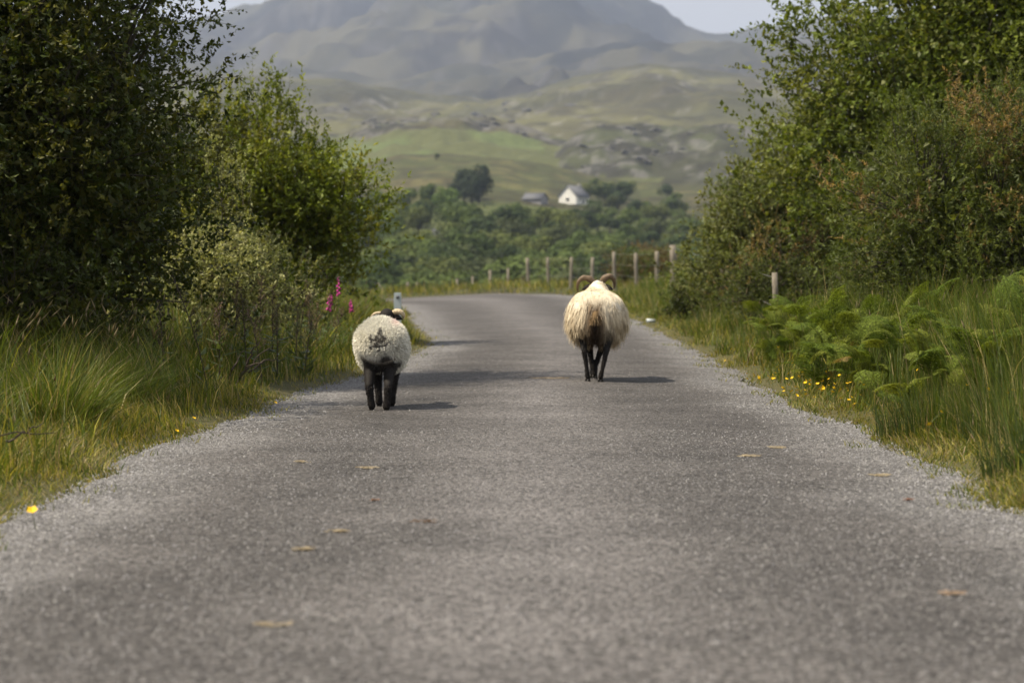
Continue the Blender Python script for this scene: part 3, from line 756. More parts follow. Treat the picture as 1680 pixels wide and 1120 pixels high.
woody('willow_bush', 'bright green bush with upright leafy shoots beside the dark tree on the left', 'bush', (-2.95, 28.5, 0.1),
      [(-0.25, 0, 1.6, 1.0, 0.95, 0.95), (0.5, 0.1, 1.45, 0.75, 0.85, 0.72), (-0.85, 0.2, 1.5, 0.9, 0.9, 1.0), (-0.1, -0.1, 0.75, 0.75, 0.7, 0.6)],
      300, 14, 0.36, 17, 0.068, WI, 103, up=0.75, clus_r=0.17, stems=5, stem_r=0.05, leaf_w=0.42, tops=16)
woody('sallow_shrub', 'pale grey green shrub in front of the bright bush on the left', 'bush', (-2.80, 22.0, 0.15),
      [(0, 0, 0.85, 0.42, 0.4, 0.62), (0.15, 0, 0.5, 0.45, 0.4, 0.45)],
      80, 12, 0.26, 16, 0.042, PALE, 104, up=0.8, clus_r=0.12, stems=4, stem_r=0.025, leaf_w=0.4, tops=6)
woody('broadleaf_tree', 'tall green tree filling the upper right corner', 'tree', (6.05, 28.5, 0.2),
      [(-0.4, 0, 3.0, 2.3, 2.0, 2.0), (0.5, 0.2, 4.8, 2.3, 1.9, 1.5), (-1.2, 0.0, 2.2, 1.6, 1.6, 1.4), (1.2, 0, 3.0, 2.0, 1.8, 2.2), (-0.4, 0.3, 1.1, 1.8, 1.5, 0.9)],
      430, 14, 0.36, 14, 0.076, RB, 105, up=0.35, clus_r=0.26, stems=6, stem_r=0.08, inner=0.22)
woody('sallow_bush', 'lighter yellow green bush left of the tall tree on the right', 'bush', (4.15, 36.0, 0.3),
      [(0, 0, 1.4, 0.9, 0.9, 1.0), (0.5, 0.2, 1.8, 0.9, 0.8, 0.9), (-0.55, 0, 0.95, 0.72, 0.8, 0.9), (0.9, 0, 1.1, 0.8, 0.8, 1.0), (-0.35, 0.1, 0.35, 0.8, 0.8, 0.45)],
      250, 13, 0.34, 15, 0.070, [(0.13, 0.15, 0.035), (0.11, 0.135, 0.035), (0.15, 0.16, 0.05)], 106, up=0.7, clus_r=0.19, stems=5, stem_r=0.04, leaf_w=0.45, tops=10)
woody('gorse_bush', 'large dark gorse bush with rusty brown dead tips at the right edge', 'gorse', (4.35, 20.6, 0.15),
      [(0, 0, 1.1, 1.3, 1.1, 1.1), (0.5, 0.1, 1.75, 1.15, 1.0, 0.75), (-0.6, -0.1, 1.2, 0.85, 0.9, 1.05), (0.2, -0.4, 0.7, 1.4, 0.9, 0.7)],
      420, 14, 0.22, 24, 0.040, GO, 107, up=0.5, clus_r=0.13, stems=6, stem_r=0.045, leaf_w=0.34, brown=0.33, brown_cols=BR,
      brown_zone=lambda c: 1.0 if c[2] > 1.6 and c[1] < 0.6 and math.sin(c[0] * 4.2 + 1.0) > -0.2 else (0.22 if c[2] > 1.0 else 0.05), inner=0.15)
woody('gorse_bush', 'gorse bush with orange brown dead sprays under the light bush on the right', 'gorse', (3.3, 28.6, 0.15),
      [(0, 0, 0.7, 0.6, 0.6, 0.65), (-0.35, 0, 0.45, 0.5, 0.5, 0.45), (0.6, 0.0, 0.55, 0.6, 0.6, 0.5)],
      90, 12, 0.22, 22, 0.036, GO + [(0.09, 0.11, 0.035)], 108, up=0.6, clus_r=0.12, stems=4, stem_r=0.03, leaf_w=0.32, brown=0.6, brown_cols=BR,
      brown_zone=lambda c: 1.0 if c[2] > 0.85 else 0.15, inner=0.15)
woody('gorse_bush', 'low brown and green gorse bush behind the wooden posts', 'gorse', (4.55, 82.0, 0.1),
      [(0, 0, 0.95, 1.05, 0.9, 0.75), (0.6, 0, 0.6, 0.8, 0.8, 0.6)],
      60, 12, 0.3, 16, 0.075, GO, 109, up=0.6, clus_r=0.18, stems=1, stem_r=0.04, leaf_w=0.4, brown=0.6, brown_cols=[(0.15, 0.10, 0.04), (0.11, 0.085, 0.035)])
woody('broadleaf_shrub', 'green shrub at the foot of the fence beside the strainer post', 'bush', (4.45, 50.0, 0.2),
      [(0, 0, 0.6, 0.7, 0.8, 0.6), (0.7, 0.3, 0.8, 0.8, 0.8, 0.8)],
      60, 12, 0.3, 14, 0.06, RB, 110, up=0.5, clus_r=0.18, stems=1, stem_r=0.03, leaf_w=0.5)
woody('broadleaf_shrub', 'small dark shrub on the right verge beyond the horned sheep', 'bush', (2.72, 36.5, 0.05),
      [(0, 0, 0.28, 0.26, 0.3, 0.26)], 22, 10, 0.16, 12, 0.04, DK, 111, up=0.5, clus_r=0.07, stems=1, stem_r=0.012)
woody('gorse_bush', 'shaded gorse bush behind the bracken under the tall tree', 'gorse', (4.0, 24.2, 0.15),
      [(0, 0, 0.7, 0.8, 0.7, 0.75), (0.8, 0.1, 0.9, 0.9, 0.8, 0.9)],
      90, 12, 0.22, 20, 0.038, GO, 112, up=0.5, clus_r=0.14, stems=4, stem_r=0.03, leaf_w=0.32, brown=0.12, brown_cols=BR, inner=0.15)
woody('undergrowth_bush', 'dark leafy undergrowth bush at the foot of the large dark tree', 'bush', (-3.7, 17.2, 0.1),
      [(0, 0, 0.55, 0.75, 0.7, 0.6), (-0.6, 0.3, 0.7, 0.8, 0.7, 0.7)],
      75, 12, 0.24, 14, 0.042, DK, 113, up=0.4, clus_r=0.15, stems=4, stem_r=0.02)
woody('undergrowth_bush', 'green undergrowth bush below the bright bush on the left', 'bush', (-2.6, 25.2, 0.1),
      [(0, 0, 0.4, 0.6, 0.8, 0.5), (-0.7, 0.2, 0.6, 0.7, 0.7, 0.6)],
      60, 12, 0.24, 14, 0.042, DK + RB[:2], 114, up=0.5, clus_r=0.14, stems=4, stem_r=0.02)

# ------------------------------------------------------------------ bracken
def frond_mesh(seed, L=0.62, tint=(0.094, 0.124, 0.018)):
    r = np.random.default_rng(seed); mb = MB()
    t = np.linspace(0, 1, 12)
    px_ = L * (0.25 * t + 0.55 * t ** 2); pz_ = L * (0.95 * t - 0.52 * t ** 2.4)
    spine = np.stack([px_, 0.02 * np.sin(t * 3 + seed), pz_], 1)
    mb.add(*tube(spine, np.linspace(0.004, 0.0012, 12), 4, False), C=(0.12, 0.14, 0.04))
    for s in np.linspace(0.28, 0.98, 15):
        p = np.array([np.interp(s, t, spine[:, k]) for k in range(3)])
        tg = nrm(np.array([np.interp(min(s + 0.05, 1), t, spine[:, k]) - np.interp(s - 0.05, t, spine[:, k]) for k in range(3)]))
        ln = L * 0.36 * (1 - ((s - 0.28) / 0.74) ** 1.3) + 0.012
        for sg in (-1, 1):
            d = nrm(tg * 0.55 + np.array([0, sg, -0.12]) + r.normal(0, 0.07, 3))
            up = nrm(np.cross(d, tg) * sg); up = up if up[2] > 0 else -up
            nl = max(3, int(ln / 0.016)); u = np.linspace(0.06, 1, nl)
            base = p + d * (ln * u)[:, None]; base[:, 2] -= 0.12 * ln * u ** 2
            sl = 0.036 * (1 - 0.75 * u) + 0.006
            col = np.tile(np.array(tint) * 1.25, (nl, 1)) * r.uniform(0.75, 1.3, (nl, 1))
            for g_ in (-1, 1):
                dd = nrm(d * 0.5 + np.cross(up, d) * g_ + r.normal(0, 0.08, (nl, 3)))
                leafset(base, dd, sl, sl * 0.55, np.tile(up, (nl, 1)) + r.normal(0, 0.25, (nl, 3)), col, mb)
    return mb.mesh('frond', M_FERN)
fronds = [frond_mesh(s, L, t_) for s, L, t_ in ((1, 0.62, (0.094, 0.124, 0.018)), (2, 0.5, (0.125, 0.145, 0.022)), (3, 0.7, (0.075, 0.108, 0.016)), (4, 0.55, (0.105, 0.130, 0.020)), (5, 0.45, (0.16, 0.125, 0.045)))]
f_pick = (0, 1, 2, 3, 0, 2, 3, 1, 2, 3, 4)
r = np.random.default_rng(5)
ferns = [(2.28, 16.5), (2.55, 15.6), (2.75, 14.6), (3.0, 14.0), (3.25, 13.5), (2.5, 17.2), (2.8, 16.2), (3.1, 15.2), (3.4, 14.6), (2.35, 18.2),
         (2.7, 17.8), (3.0, 17.0), (3.35, 16.2), (3.65, 15.4), (2.45, 14.7), (2.7, 13.6), (2.95, 13.1), (2.6, 19.2), (2.95, 18.6), (3.3, 17.8), (3.6, 17.0),
         (2.32, 15.4), (3.5, 13.9), (2.6, 12.7), (2.62, 22.0), (2.85, 22.8), (2.75, 24.0), (2.4, 16.0), (2.65, 16.8), (2.9, 15.5), (3.2, 14.4), (3.05, 16.3), (3.5, 15.3), (2.85, 17.5), (3.2, 16.8), (2.5, 18.8), (3.75, 14.8), (2.62, 14.2), (3.45, 17.2), (2.3, 20.2), (2.75, 20.4), (3.15, 19.6), (3.85, 16.4), (3.2, 12.4), (2.42, 13.7)]
for i, (x, y) in enumerate(ferns):
    f = empty('bracken_fern', (x, y, gz(x, y) - 0.02), r.uniform(0, 6.3))
    back = y > 16.8
    tag(f, 'green bracken fern in the back of the patch against the gorse on the right' if back else 'green bracken fern in the front of the patch on the right verge', 'fern',
        'bracken at the back of the patch' if back else 'bracken at the front of the patch')
    for k_ in range(10 + (i % 3 == 0)):
        o = obj('frond', fronds[f_pick[k_]], f)
        o.rotation_euler = (r.normal(0, 0.25), r.uniform(-0.75, 0.3), k_ * 0.65 + r.uniform(-0.3, 0.3))
        s_ = r.uniform(0.34, 0.68); o.scale = (s_, s_, s_ * r.uniform(0.95, 1.5)); o.location = (r.normal(0, 0.07), r.normal(0, 0.07), r.uniform(0.0, 0.46))

# ------------------------------------------------------------------ roadside flowers and weeds
def foxglove(x, y, h, lean, seed, label):
    r = np.random.default_rng(seed); root = empty('foxglove', (x, y, gz(x, y)), r.uniform(0, 6)); tag(root, label, 'foxglove', 'foxgloves on the left verge')
    t = np.linspace(0, 1, 8); P = np.stack([lean * t ** 1.5, 0 * t, h * t], 1)
    mb = MB(); mb.add(*tube(P, np.linspace(0.007, 0.002, 8), 5), C=(0.10, 0.13, 0.05)); obj('stem', mb.mesh('stem', M_GRASS), root)
    mb = MB()
    for s in np.linspace(0.76, 0.985, 18):
        p = np.array([np.interp(s, t, P[:, k]) for k in range(3)]); a = r.uniform(0, 6.3)
        size = 0.028 * (1 - 0.75 * ((s - 0.76) / 0.23) ** 1.2) + 0.005
        d = np.array([math.cos(a), math.sin(a), -0.75]); d /= np.linalg.norm(d)
        V, T, Q = tube(np.stack([p + d * size * q for q in (0, 0.3, 0.8, 1.0)]), np.array([0.1, 0.24, 0.30, 0.42]) * size, 7, False)
        mb.add(V, T, Q, np.array((0.50, 0.05, 0.27)) * r.uniform(0.7, 1.2))
    obj('flower_spike', mb.mesh('flower_spike', M_FLOWER, True), root)
    mb = MB(); n = 16
    a = r.uniform(0, 6.3, n); hz = r.uniform(0.02, 0.45, n) * h
    base = np.stack([np.interp(hz / h, t, P[:, 0]), 0 * hz, hz], 1); d = nrm(np.stack([np.cos(a), np.sin(a), r.uniform(0.1, 0.6, n)], 1))
    ln = r.uniform(0.1, 0.2, n) * (1.2 - hz / h)
    leafset(base, d, ln, ln * 0.4, np.tile((0, 0, 1.0), (n, 1)), np.tile((0.08, 0.12, 0.04), (n, 1)), mb)
    obj('leaves', mb.mesh('leaves', M_LEAF), root)['kind'] = 'stuff'
for i, (px_, top, Yd, ln, lb) in enumerate((
        (556, 452, 24.5, 0.02, 'tallest foxglove spike with bright magenta bells left of the smaller sheep'),
        (537, 484, 24.0, -0.03, 'short magenta foxglove left of the tallest foxglove'),
        (545, 478, 26.0, 0.02, 'slender magenta foxglove just behind the tallest one'),
        (583, 490, 25.2, 0.06, 'leaning magenta foxglove nearest the smaller sheep'))):
    X = (px_ - 840) / F * Yd; zt_ = H + (440 - top) / F * Yd
    foxglove(X, Yd, zt_ - gz(X, Yd), ln, 60 + i, lb)

def weed(x, y, h, seed, col, label, group, spread=0.10):
    """dock or thistle stem with short side branches, seed clusters and a few leaves"""
    r = np.random.default_rng(seed); root = empty('dock_plant', (x, y, gz(x, y) - 0.02), r.uniform(0, 6)); tag(root, label, 'weed', group)
    ln = r.normal(0, 0.08); t = np.linspace(0, 1, 8); P = np.stack([ln * t ** 1.5, 0 * t, h * t], 1)
    mb = MB(); mb.add(*tube(P, np.linspace(0.006, 0.002, 8), 5))
    sd = MB()
    for s in np.linspace(0.45, 1.0, 14):
        p = np.array([np.interp(s, t, P[:, k]) for k in range(3)]); a = r.uniform(0, 6.3)
        l = spread * (1.15 - s) * 1.6 + 0.02
        q = p + np.array([math.cos(a) * l * 0.6, math.sin(a) * l * 0.6, l * 0.9])
        mb.add(*tube(np.stack([p, (p + q) / 2 + np.array([math.cos(a), math.sin(a), 0]) * l * 0.1, q]), [0.003, 0.002, 0.001], 4, False))
        n = 16; u = r.uniform(0.1, 1.05, n); c = p + (q - p) * u[:, None] + r.normal(0, 0.006, (n, 3))
        leafset(c, nrm(r.normal(size=(n, 3))), r.uniform(0.008, 0.018, n), r.uniform(0.006, 0.012, n), nrm(r.normal(size=(n, 3))), np.array(col) * r.uniform(0.6, 1.3, (n, 1)), sd)
    obj('stem', mb.mesh('stem', M_TWIG), root); obj('seed_head', sd.mesh('seed_head', M_GRASS), root)['kind'] = 'stuff'
    mb = MB(); n = 18; a = r.uniform(0, 6.3, n); hz = r.uniform(0.02, 0.6, n) * h
    d = nrm(np.stack([np.cos(a), np.sin(a), r.uniform(-0.1, 0.8, n)], 1)); l = r.uniform(0.06, 0.16, n)
    leafset(np.stack([np.interp(hz / h, t, P[:, 0]), 0 * hz, hz], 1), d, l, l * 0.3, np.tile((0, 0, 1.0), (n, 1)), np.tile((0.075, 0.10, 0.035), (n, 1)), mb)
    obj('leaves', mb.mesh('leaves', M_LEAF), root)['kind'] = 'stuff'
r = np.random.default_rng(77)
wd = [(385, 460, 19), (405, 480, 18), (425, 452, 20.5), (447, 470, 19.5), (470, 446, 22), (490, 462, 22.5), (508, 480, 23), (455, 500, 18.5), (430, 510, 17.5),
      (520, 500, 21.5), (485, 505, 19.8), (360, 500, 17), (545, 505, 23.5), (500, 520, 19)]
ORD = 'first second third fourth fifth sixth seventh eighth ninth tenth eleventh twelfth thirteenth fourteenth'.split()
for i, (px_, top, Yd) in enumerate(wd):
    X = (px_ - 840) / F * Yd; h = H + (440 - top) / F * Yd - gz(X, Yd)
    weed(X, Yd, h, 200 + i, [(0.17, 0.12, 0.09), (0.13, 0.12, 0.07), (0.20, 0.14, 0.12)][i % 3], ORD[sorted(q[0] for q in wd).index(px_)] + ' brownish seeding weed in the thicket left of the smaller sheep, counted from the left', 'seeding weeds on the left verge')
weed((340 - 840) / F * 16.2, 16.2, 0.83, 231, (0.035, 0.03, 0.025), 'dark dead thistle stem standing before the pale shrub', None, 0.05)
weed((270 - 840) / F * 16.4, 16.4, 0.62, 232, (0.05, 0.04, 0.03), 'shorter dark dead thistle stem under the large dark tree', None, 0.05)

# dead branches on the left verge
def branch(name, label, loc, rz, segs, seed, rad):
    r = np.random.default_rng(seed); mb = MB()
    for p0, p1, sag in segs:
        t = np.linspace(0, 1, 8)[:, None]; p0 = np.array(p0, float); p1 = np.array(p1, float)
        p = p0 * (1 - t) + p1 * t + np.array([0, 0, sag]) * np.sin(t * np.pi) + r.normal(0, 0.008, (8, 3))
        mb.add(*tube(p, np.linspace(rad, rad * 0.35, 8), 6))
    return tag(obj(name, mb.mesh(name, M_TWIG, True), loc=loc, rz=rz), label, 'branch')
bx, by = (385 - 840) / F * 17.0, 17.0
branch('dead_branch', 'dark forked dead branch poking out of the grass on the left verge', (bx, by, gz(bx, by)), 0,
       [((0, 0, 0), (0.26, 0.05, 0.30), 0.04), ((0.08, 0, 0.12), (0.20, -0.1, 0.33), 0.03), ((0.02, 0, 0.03), (0.24, -0.08, 0.2), 0.05), ((-0.05, 0, 0.02), (0.06, 0.1, 0.28), 0.03), ((0.1, 0, 0.1), (0.3, 0.1, 0.22), 0.02)], 3, 0.009)
bx, by = -2.35, 10.3
branch('fallen_stalk', 'brown fallen stalk lying in the grass at the lower left', (bx, by, gz(bx, by) + 0.10), 0.15,
       [((-0.4, 0, 0.0), (0.28, 0.06, 0.06), 0.02), ((0.05, 0, 0.03), (0.22, 0.1, 0.1), 0.0)], 4, 0.006)

# yellow flowers
def yellow_mesh(seed, petals=5, rad=0.011):
    r = np.random.default_rng(seed); mb = MB()
    mb.add([(0, 0, 0.0), (0.0015, 0, 0), (0.0, 0, -0.09), (0.0015, 0.001, -0.09)], None, [(0, 1, 3, 2)], (0.08, 0.12, 0.03))
    for i in range(petals):
        a = 2 * math.pi * i / petals + r.uniform(-0.1, 0.1); c, s = math.cos(a), math.sin(a)
        V = [(0, 0, 0), (rad * (0.7 * c - 0.5 * s), rad * (0.7 * s + 0.5 * c), rad * 0.45), (rad * 1.15 * c, rad * 1.15 * s, rad * 0.6), (rad * (0.7 * c + 0.5 * s), rad * (0.7 * s - 0.5 * c), rad * 0.45)]
        mb.add(V, None, [(0, 3, 2, 1)], np.array((0.80, 0.50, 0.01)) * r.uniform(0.85, 1.1))
    return mb.mesh('yellow_flower', M_FLOWER)
YM = [yellow_mesh(1), yellow_mesh(2), yellow_mesh(3)]
yl = [(1236, 614), (1226, 622), (1238, 617), (1245, 621), (1300, 596), (1275, 602), (1272, 612), (1278, 607), (1322, 624), (1290, 622), (1310, 618), (1305, 635), (1294, 632), (1328, 631),
      (1341, 630), (1345, 638), (1350, 634), (1359, 632), (1367, 637), (1360, 622), (1355, 610), (1368, 594), (1395, 628), (1411, 627), (1286, 642), (1299, 642), (1308, 641), (1307, 649),
      (1336, 652), (1347, 641), (1284, 637), (1190, 592), (1200, 573), (1228, 540), (1261, 535), (1270, 530), (1278, 569), (1316, 611), (1320, 640), (1377, 616),
      (1506, 607), (1586, 632), (1620, 638), (1662, 641), (1654, 645), (1544, 676), (1525, 697), (1677, 742), (1640, 560)]
r = np.random.default_rng(9)
yl = yl[:40] + [(1225 + 190 * u_ ** 1.2 + 6 * r.normal(), 606 + 36 * u_ + 9 * r.normal()) for u_ in r.uniform(0, 1, 34)] + yl[40:]
for i, (px_, py_) in enumerate(yl):
    # ground depth from the pixel, lifted by the stem length
    zf = 0.20 if i < 74 else 0.31
    Yd = F * (H - zf) / (py_ - 440); X = (px_ - 840) / F * Yd
    if i < 74 and Yd > 30: continue
    o = obj('yellow_flower', YM[i % 3], loc=(X, Yd, zf)); o.rotation_euler = (r.normal(0.5, 0.3), r.normal(0, 0.3), r.uniform(0, 6)); s_ = r.uniform(0.7, 1.15); o.scale = (s_, s_, s_)
    if i < 74: tag(o, 'small yellow wildflower in the patch beside the road on the right', 'flower', 'yellow flowers in the roadside patch')
    else: tag(o, 'single yellow wildflower among the rushes on the right verge', 'flower', 'yellow flowers among the rushes')
Yd = F * (H - 0.07) / (840 - 440)
o = obj('yellow_flower', YM[0], loc=((53 - 840) / F * Yd, Yd, 0.075)); o.scale = (1.7, 1.7, 1.4); o.rotation_euler = (0.6, 0, 0)
tag(o, 'single bright yellow flower at the road edge in the lower left', 'flower')
for px_, py_ in ((318, 686), (290, 707), (452, 661)):
    Yd = F * (H - 0.09) / (py_ - 440)
    o = obj('yellow_flower', YM[1], loc=((px_ - 840) / F * Yd, Yd, 0.09)); o.rotation_euler = (0.5, 0, 1)
    tag(o, 'tiny yellow flower in the short grass of the left road edge', 'flower', 'tiny flowers of the left edge')

# wisps of dry grass and leaves lying on the road
def wisp(px_, py_, wpx, col, label, seed):
    Yd = F * (H - 0.03) / (py_ - 440); X = (px_ - 840) / F * Yd; rw = wpx / F * Yd * 0.5
    r = np.random.default_rng(seed); n = 34; mb = MB()
    a = r.normal(0, 0.5, n); l = r.uniform(0.4, 1.0, n) * rw * 0.8
    c = np.stack([r.normal(0, rw * 0.45, n), r.normal(0, rw * 0.22, n), r.uniform(0.004, 0.012, n)], 1)
    d = np.stack([np.cos(a), np.sin(a), r.normal(0, 0.03, n)], 1)
    leafset(c - d * l[:, None] * 0.5, d, l, r.uniform(0.004, 0.010, n), np.tile((0, 0, 1.0), (n, 1)), np.array(col) * r.uniform(0.7, 1.25, (n, 1)), mb)
    c_ = np.interp(Yd, EL[:260, 1], EL[:260, 0]); d_ = np.interp(Yd, ER[:260, 1], ER[:260, 0])
    tag(obj('dry_grass_wisp', mb.mesh('dry_grass_wisp', M_GRASS), loc=(X, Yd, float(road_z(np.array([X]), np.array([Yd]), np.array([(X - c_) / (d_ - c_)]))[0]))), label, 'dry grass')
TAN = (0.34, 0.285, 0.20)
for i, (px_, py_, w_, lb, cl) in enumerate((
        (603, 768, 44, 'tan wisp of dry grass on the road in front of the smaller sheep', TAN),
        (1230, 747, 38, 'tan wisp of dry grass on the right lane, left one of a pair', TAN),
        (1277, 732, 36, 'tan wisp of dry grass on the right lane, right one of a pair', TAN),
        (1445, 775, 42, 'dry straw wisp on the gravel edge on the right', TAN),
        (445, 1028, 60, 'pale straw wisp at the bottom left of the road', TAN),
        (1562, 971, 44, 'reddish tan wisp near the lower right corner of the road', (0.34, 0.25, 0.18)),
        (500, 901, 46, 'faint straw wisp on the left lane above the bottom one', TAN),
        (697, 858, 34, 'dark brown dead leaf wisp in the middle of the left lane', (0.14, 0.085, 0.05)),
        (560, 873, 40, 'straw wisp on the left lane beside the dead leaf', TAN),
        (615, 822, 18, 'small reddish leaf wisp on the left lane', (0.28, 0.15, 0.08)),
        (495, 757, 26, 'small straw wisp on the road near the left gravel', TAN),
        (1490, 813, 18, 'small brown leaf wisp at the right gravel edge', (0.25, 0.12, 0.07)),
        (900, 622, 60, 'brownish wisp line on the road just left of the horned sheep', (0.20, 0.17, 0.14)))):
    wisp(px_, py_, w_, cl, lb, 300 + i)

# flat grey slab on the right verge
sx_, sy_ = (1068 - 840) / F * 37.5, 37.5
V, Q = boxv(-0.07, 0.07, -0.06, 0.06, 0, 0.05); V += R.normal(0, 0.006, V.shape)
tag(obj('stone', mesh_np('stone', V, Q, M_MARK), loc=(sx_, sy_, gz(sx_, sy_) + 0.06)), 'small flat blue grey stone in the verge right of the horned sheep', 'stone')

# ------------------------------------------------------------------ marker post
mx, my = (652.5 - 840) / F * 33.0, 33.0
mp_ = empty('marker_post', (mx, my, gz(mx, my) - 0.03)); tag(mp_, 'pale blue grey roadside marker post behind the smaller sheep', 'marker post')
mtop = H + (440 - 480) / F * 33.0 - (gz(mx, my) - 0.03)
bm = bmesh.new(); bmesh.ops.create_cube(bm, size=1)
for v in bm.verts: v.co = (v.co.x * 0.105, v.co.y * 0.035, (v.co.z + 0.5) * mtop)
bmesh.ops.bevel(bm, geom=list(bm.edges), offset=0.008, segments=2, affect='EDGES')
me = bpy.data.meshes.new('body'); bm.to_mesh(me); bm.free(); me.materials.append(M_MARK); obj('body', me, mp_)
V, T, Q = tube([(0, -0.0175, mtop - 0.065), (0, -0.024, mtop - 0.065)], [0.026, 0.026], 14)
obj('reflector', mesh_np('reflector', V, [T, Q], M_DARK), mp_)

# ------------------------------------------------------------------ fence
def post_mesh(h, rad, seed):
    r = np.random.default_rng(seed); k = 6; t = np.linspace(0, 1, k)
    P = np.stack([0.02 * np.sin(t * 2 + seed) * t, 0 * t, -0.35 + (h + 0.35) * t], 1)
    V, T, Q = tube(P, rad * (1 - 0.08 * t) * r.uniform(0.94, 1.06, k), 9)
    V = V + r.normal(0, rad * 0.03, V.shape); return mesh_np('post', V, [T, Q], M_WOOD, None, True)
fr = empty('wire_fence', (2.5, 60, 0)); tag(fr, 'weathered wooden post and wire fence along the right verge and round the bend', 'fence')
def fpost(px_, top, Yd, rad, tilt=0.0, seed=0):
    X = (px_ - 840) / F * Yd; zg = gz(X, Yd); zt_ = H + (440 - top) / F * Yd
    o = obj('post', post_mesh(max(zt_ - zg, 0.5), rad, seed), fr, (X - 2.5, Yd - 60, zg)); o.rotation_euler = (random.gauss(0, 0.02), tilt, random.uniform(0, 3))
    return np.array([X, Yd, zt_]), zg
fps = [(1275, 447, 25.5, 0.034, 0.04), (1185, 424, 40, 0.05, 0), (1105, 402, 56, 0.085, 0.0), (1078, 412, 63, 0.062, 0), (1045, 415, 68, 0.062, -0.03), (1009, 413, 73, 0.062, -0.04), (971, 422, 79, 0.06, 0.02),
       (936, 422, 84, 0.06, 0.02), (900, 422, 89, 0.06, 0.02), (867, 423, 93, 0.075, 0.0), (833, 440, 103, 0.06, 0), (804, 443, 110, 0.07, 0), (774, 453, 119, 0.06, 0), (749, 457, 127, 0.06, 0)]
tops = []
for i, (px_, top, Yd, rad, tl) in enumerate(fps): tops.append(fpost(px_, top, Yd, rad, tl, i))
fpost(668, 463, 96, 0.06, -0.16, 50); fpost(683, 476, 95, 0.05, 0.05, 51); fpost(640, 458, 97, 0.035, -0.6, 52)
for lv in (0.06, 0.36, 0.66):
    P = np.array([tp - np.array([2.5, 60, 0]) - np.array([0, 0, lv * 1.1]) for tp, zg in tops])
    V, T, Q = tube(np.repeat(P, 1, 0), 0.002, 4)
    obj('wire', mesh_np('wire', V, [T, Q], M_WIRE), fr)

# ------------------------------------------------------------------ far woodland
def far_crown(seed, n=1500, conifer=False):
    r = np.random.default_rng(seed); mb = MB()
    if conifer:
        n = 1700; z = r.uniform(0.12, 1.0, n) ** 0.85; lay = np.floor(z * 9) / 9
        rad = 0.34 * (1.02 - z) ** 0.65 * (0.75 + 0.5 * (1 - (z * 9) % 1)) + 0.015
        a = r.uniform(0, 6.3, n) ; a = np.where(r.uniform(size=n) < 0.6, np.round(a / 0.9) * 0.9 + lay * 5 + r.normal(0, 0.18, n), a)
        q = r.uniform(0.5, 1.05, n); P = np.stack([np.cos(a) * rad * q, np.sin(a) * rad * q, z], 1); N = np.stack([np.cos(a), np.sin(a), 0.3 + 0 * a], 1)
        size = 0.05; cols = np.array([(0.022, 0.040, 0.020), (0.03, 0.05, 0.022)])
    else:
        nl = 15; c = r.normal(0, 1, (nl, 3)); c = nrm(c) * r.uniform(0.15, 0.34, (nl, 1)); c[:, 2] = c[:, 2] * 0.85 + 0.55
        rr = r.uniform(0.13, 0.25, nl); li = r.integers(0, nl, n); d = nrm(r.normal(size=(n, 3)) + np.array([0, 0, 0.25]))
        P = c[li] + d * rr[li][:, None] * r.uniform(0.8, 1.12, (n, 1)); N = d
        P[:, 2] = np.maximum(P[:, 2], 0.06); size = 0.058
        cols = np.ones((2, 3))
    ld = nrm(np.cross(N, r.normal(size=(n, 3)))); s_ = size * r.uniform(0.7, 1.5, n)
    cc_ = cols[r.integers(0, 2, n)] * r.uniform(0.75, 1.2, (n, 1))
    leafset(P, ld, s_, s_ * 0.8, nrm(N + r.normal(0, 0.25, (n, 3))), cc_, mb)
    return mb
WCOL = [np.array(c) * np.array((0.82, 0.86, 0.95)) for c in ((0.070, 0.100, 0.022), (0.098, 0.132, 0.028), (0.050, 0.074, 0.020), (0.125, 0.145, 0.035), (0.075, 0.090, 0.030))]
crowns = []
for i in range(10):
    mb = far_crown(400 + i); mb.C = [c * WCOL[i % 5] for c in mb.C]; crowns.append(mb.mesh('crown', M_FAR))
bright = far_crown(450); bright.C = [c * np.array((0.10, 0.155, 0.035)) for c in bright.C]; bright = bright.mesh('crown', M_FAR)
conif = []
for i in range(3):
    mb = far_crown(460 + i, 1900); mb.V = [v * np.array((0.8, 0.8, 1.0)) + np.array([0, 0, 0.02]) for v in mb.V]; mb.C = [c * np.array((0.030, 0.046, 0.020)) for c in mb.C]; conif.append(mb.mesh('crown', M_FAR))
tm = MB(); tm.add(*tube([(0, 0, -0.08), (0.01, 0, 0.3), (0, 0.01, 0.6)], [0.04, 0.03, 0.015], 6)); trunk_me = tm.mesh('trunk', M_BARK, True)

def far_tree(X, Y, h, wdt, me, rz, label, group=None, name='woodland_tree'):
    z = float(terrain(np.array([X]), np.array([Y]))[0])
    root = empty(name, (X, Y, z), rz); tag(root, label, 'tree', group)
    for nm, m_ in (('trunk', trunk_me), ('crown', me)):
        o = obj(nm, m_, root); o.scale = (wdt, wdt, h)
    return root
def py_of(X, Y): return 440 - F * (float(terrain(np.array([X]), np.array([Y]))[0]) - H) / Y
r = np.random.default_rng(21)
bnd_x = [250, 540, 600, 640, 690, 740, 780, 830, 880, 915, 960, 980, 1050, 1120, 1400]
bnd_y = [330, 330, 318, 312, 300, 322, 330, 330, 326, 332, 304, 290, 292, 300, 310]
clear = [(690, 402, 26, 4), (1020, 398, 34, 2), (1085, 380, 20, 2), (937, 332, 17, 8), (890, 331, 12, 6), (717, 384, 7, 6)]
ys_t = np.linspace(262, 760, 400)
def depth_at(px_, py_):
    p = 440 - F * (terrain((px_ - 840) / F * ys_t, ys_t) - H) / ys_t
    return ys_t[np.argmin(np.abs(p - py_))]
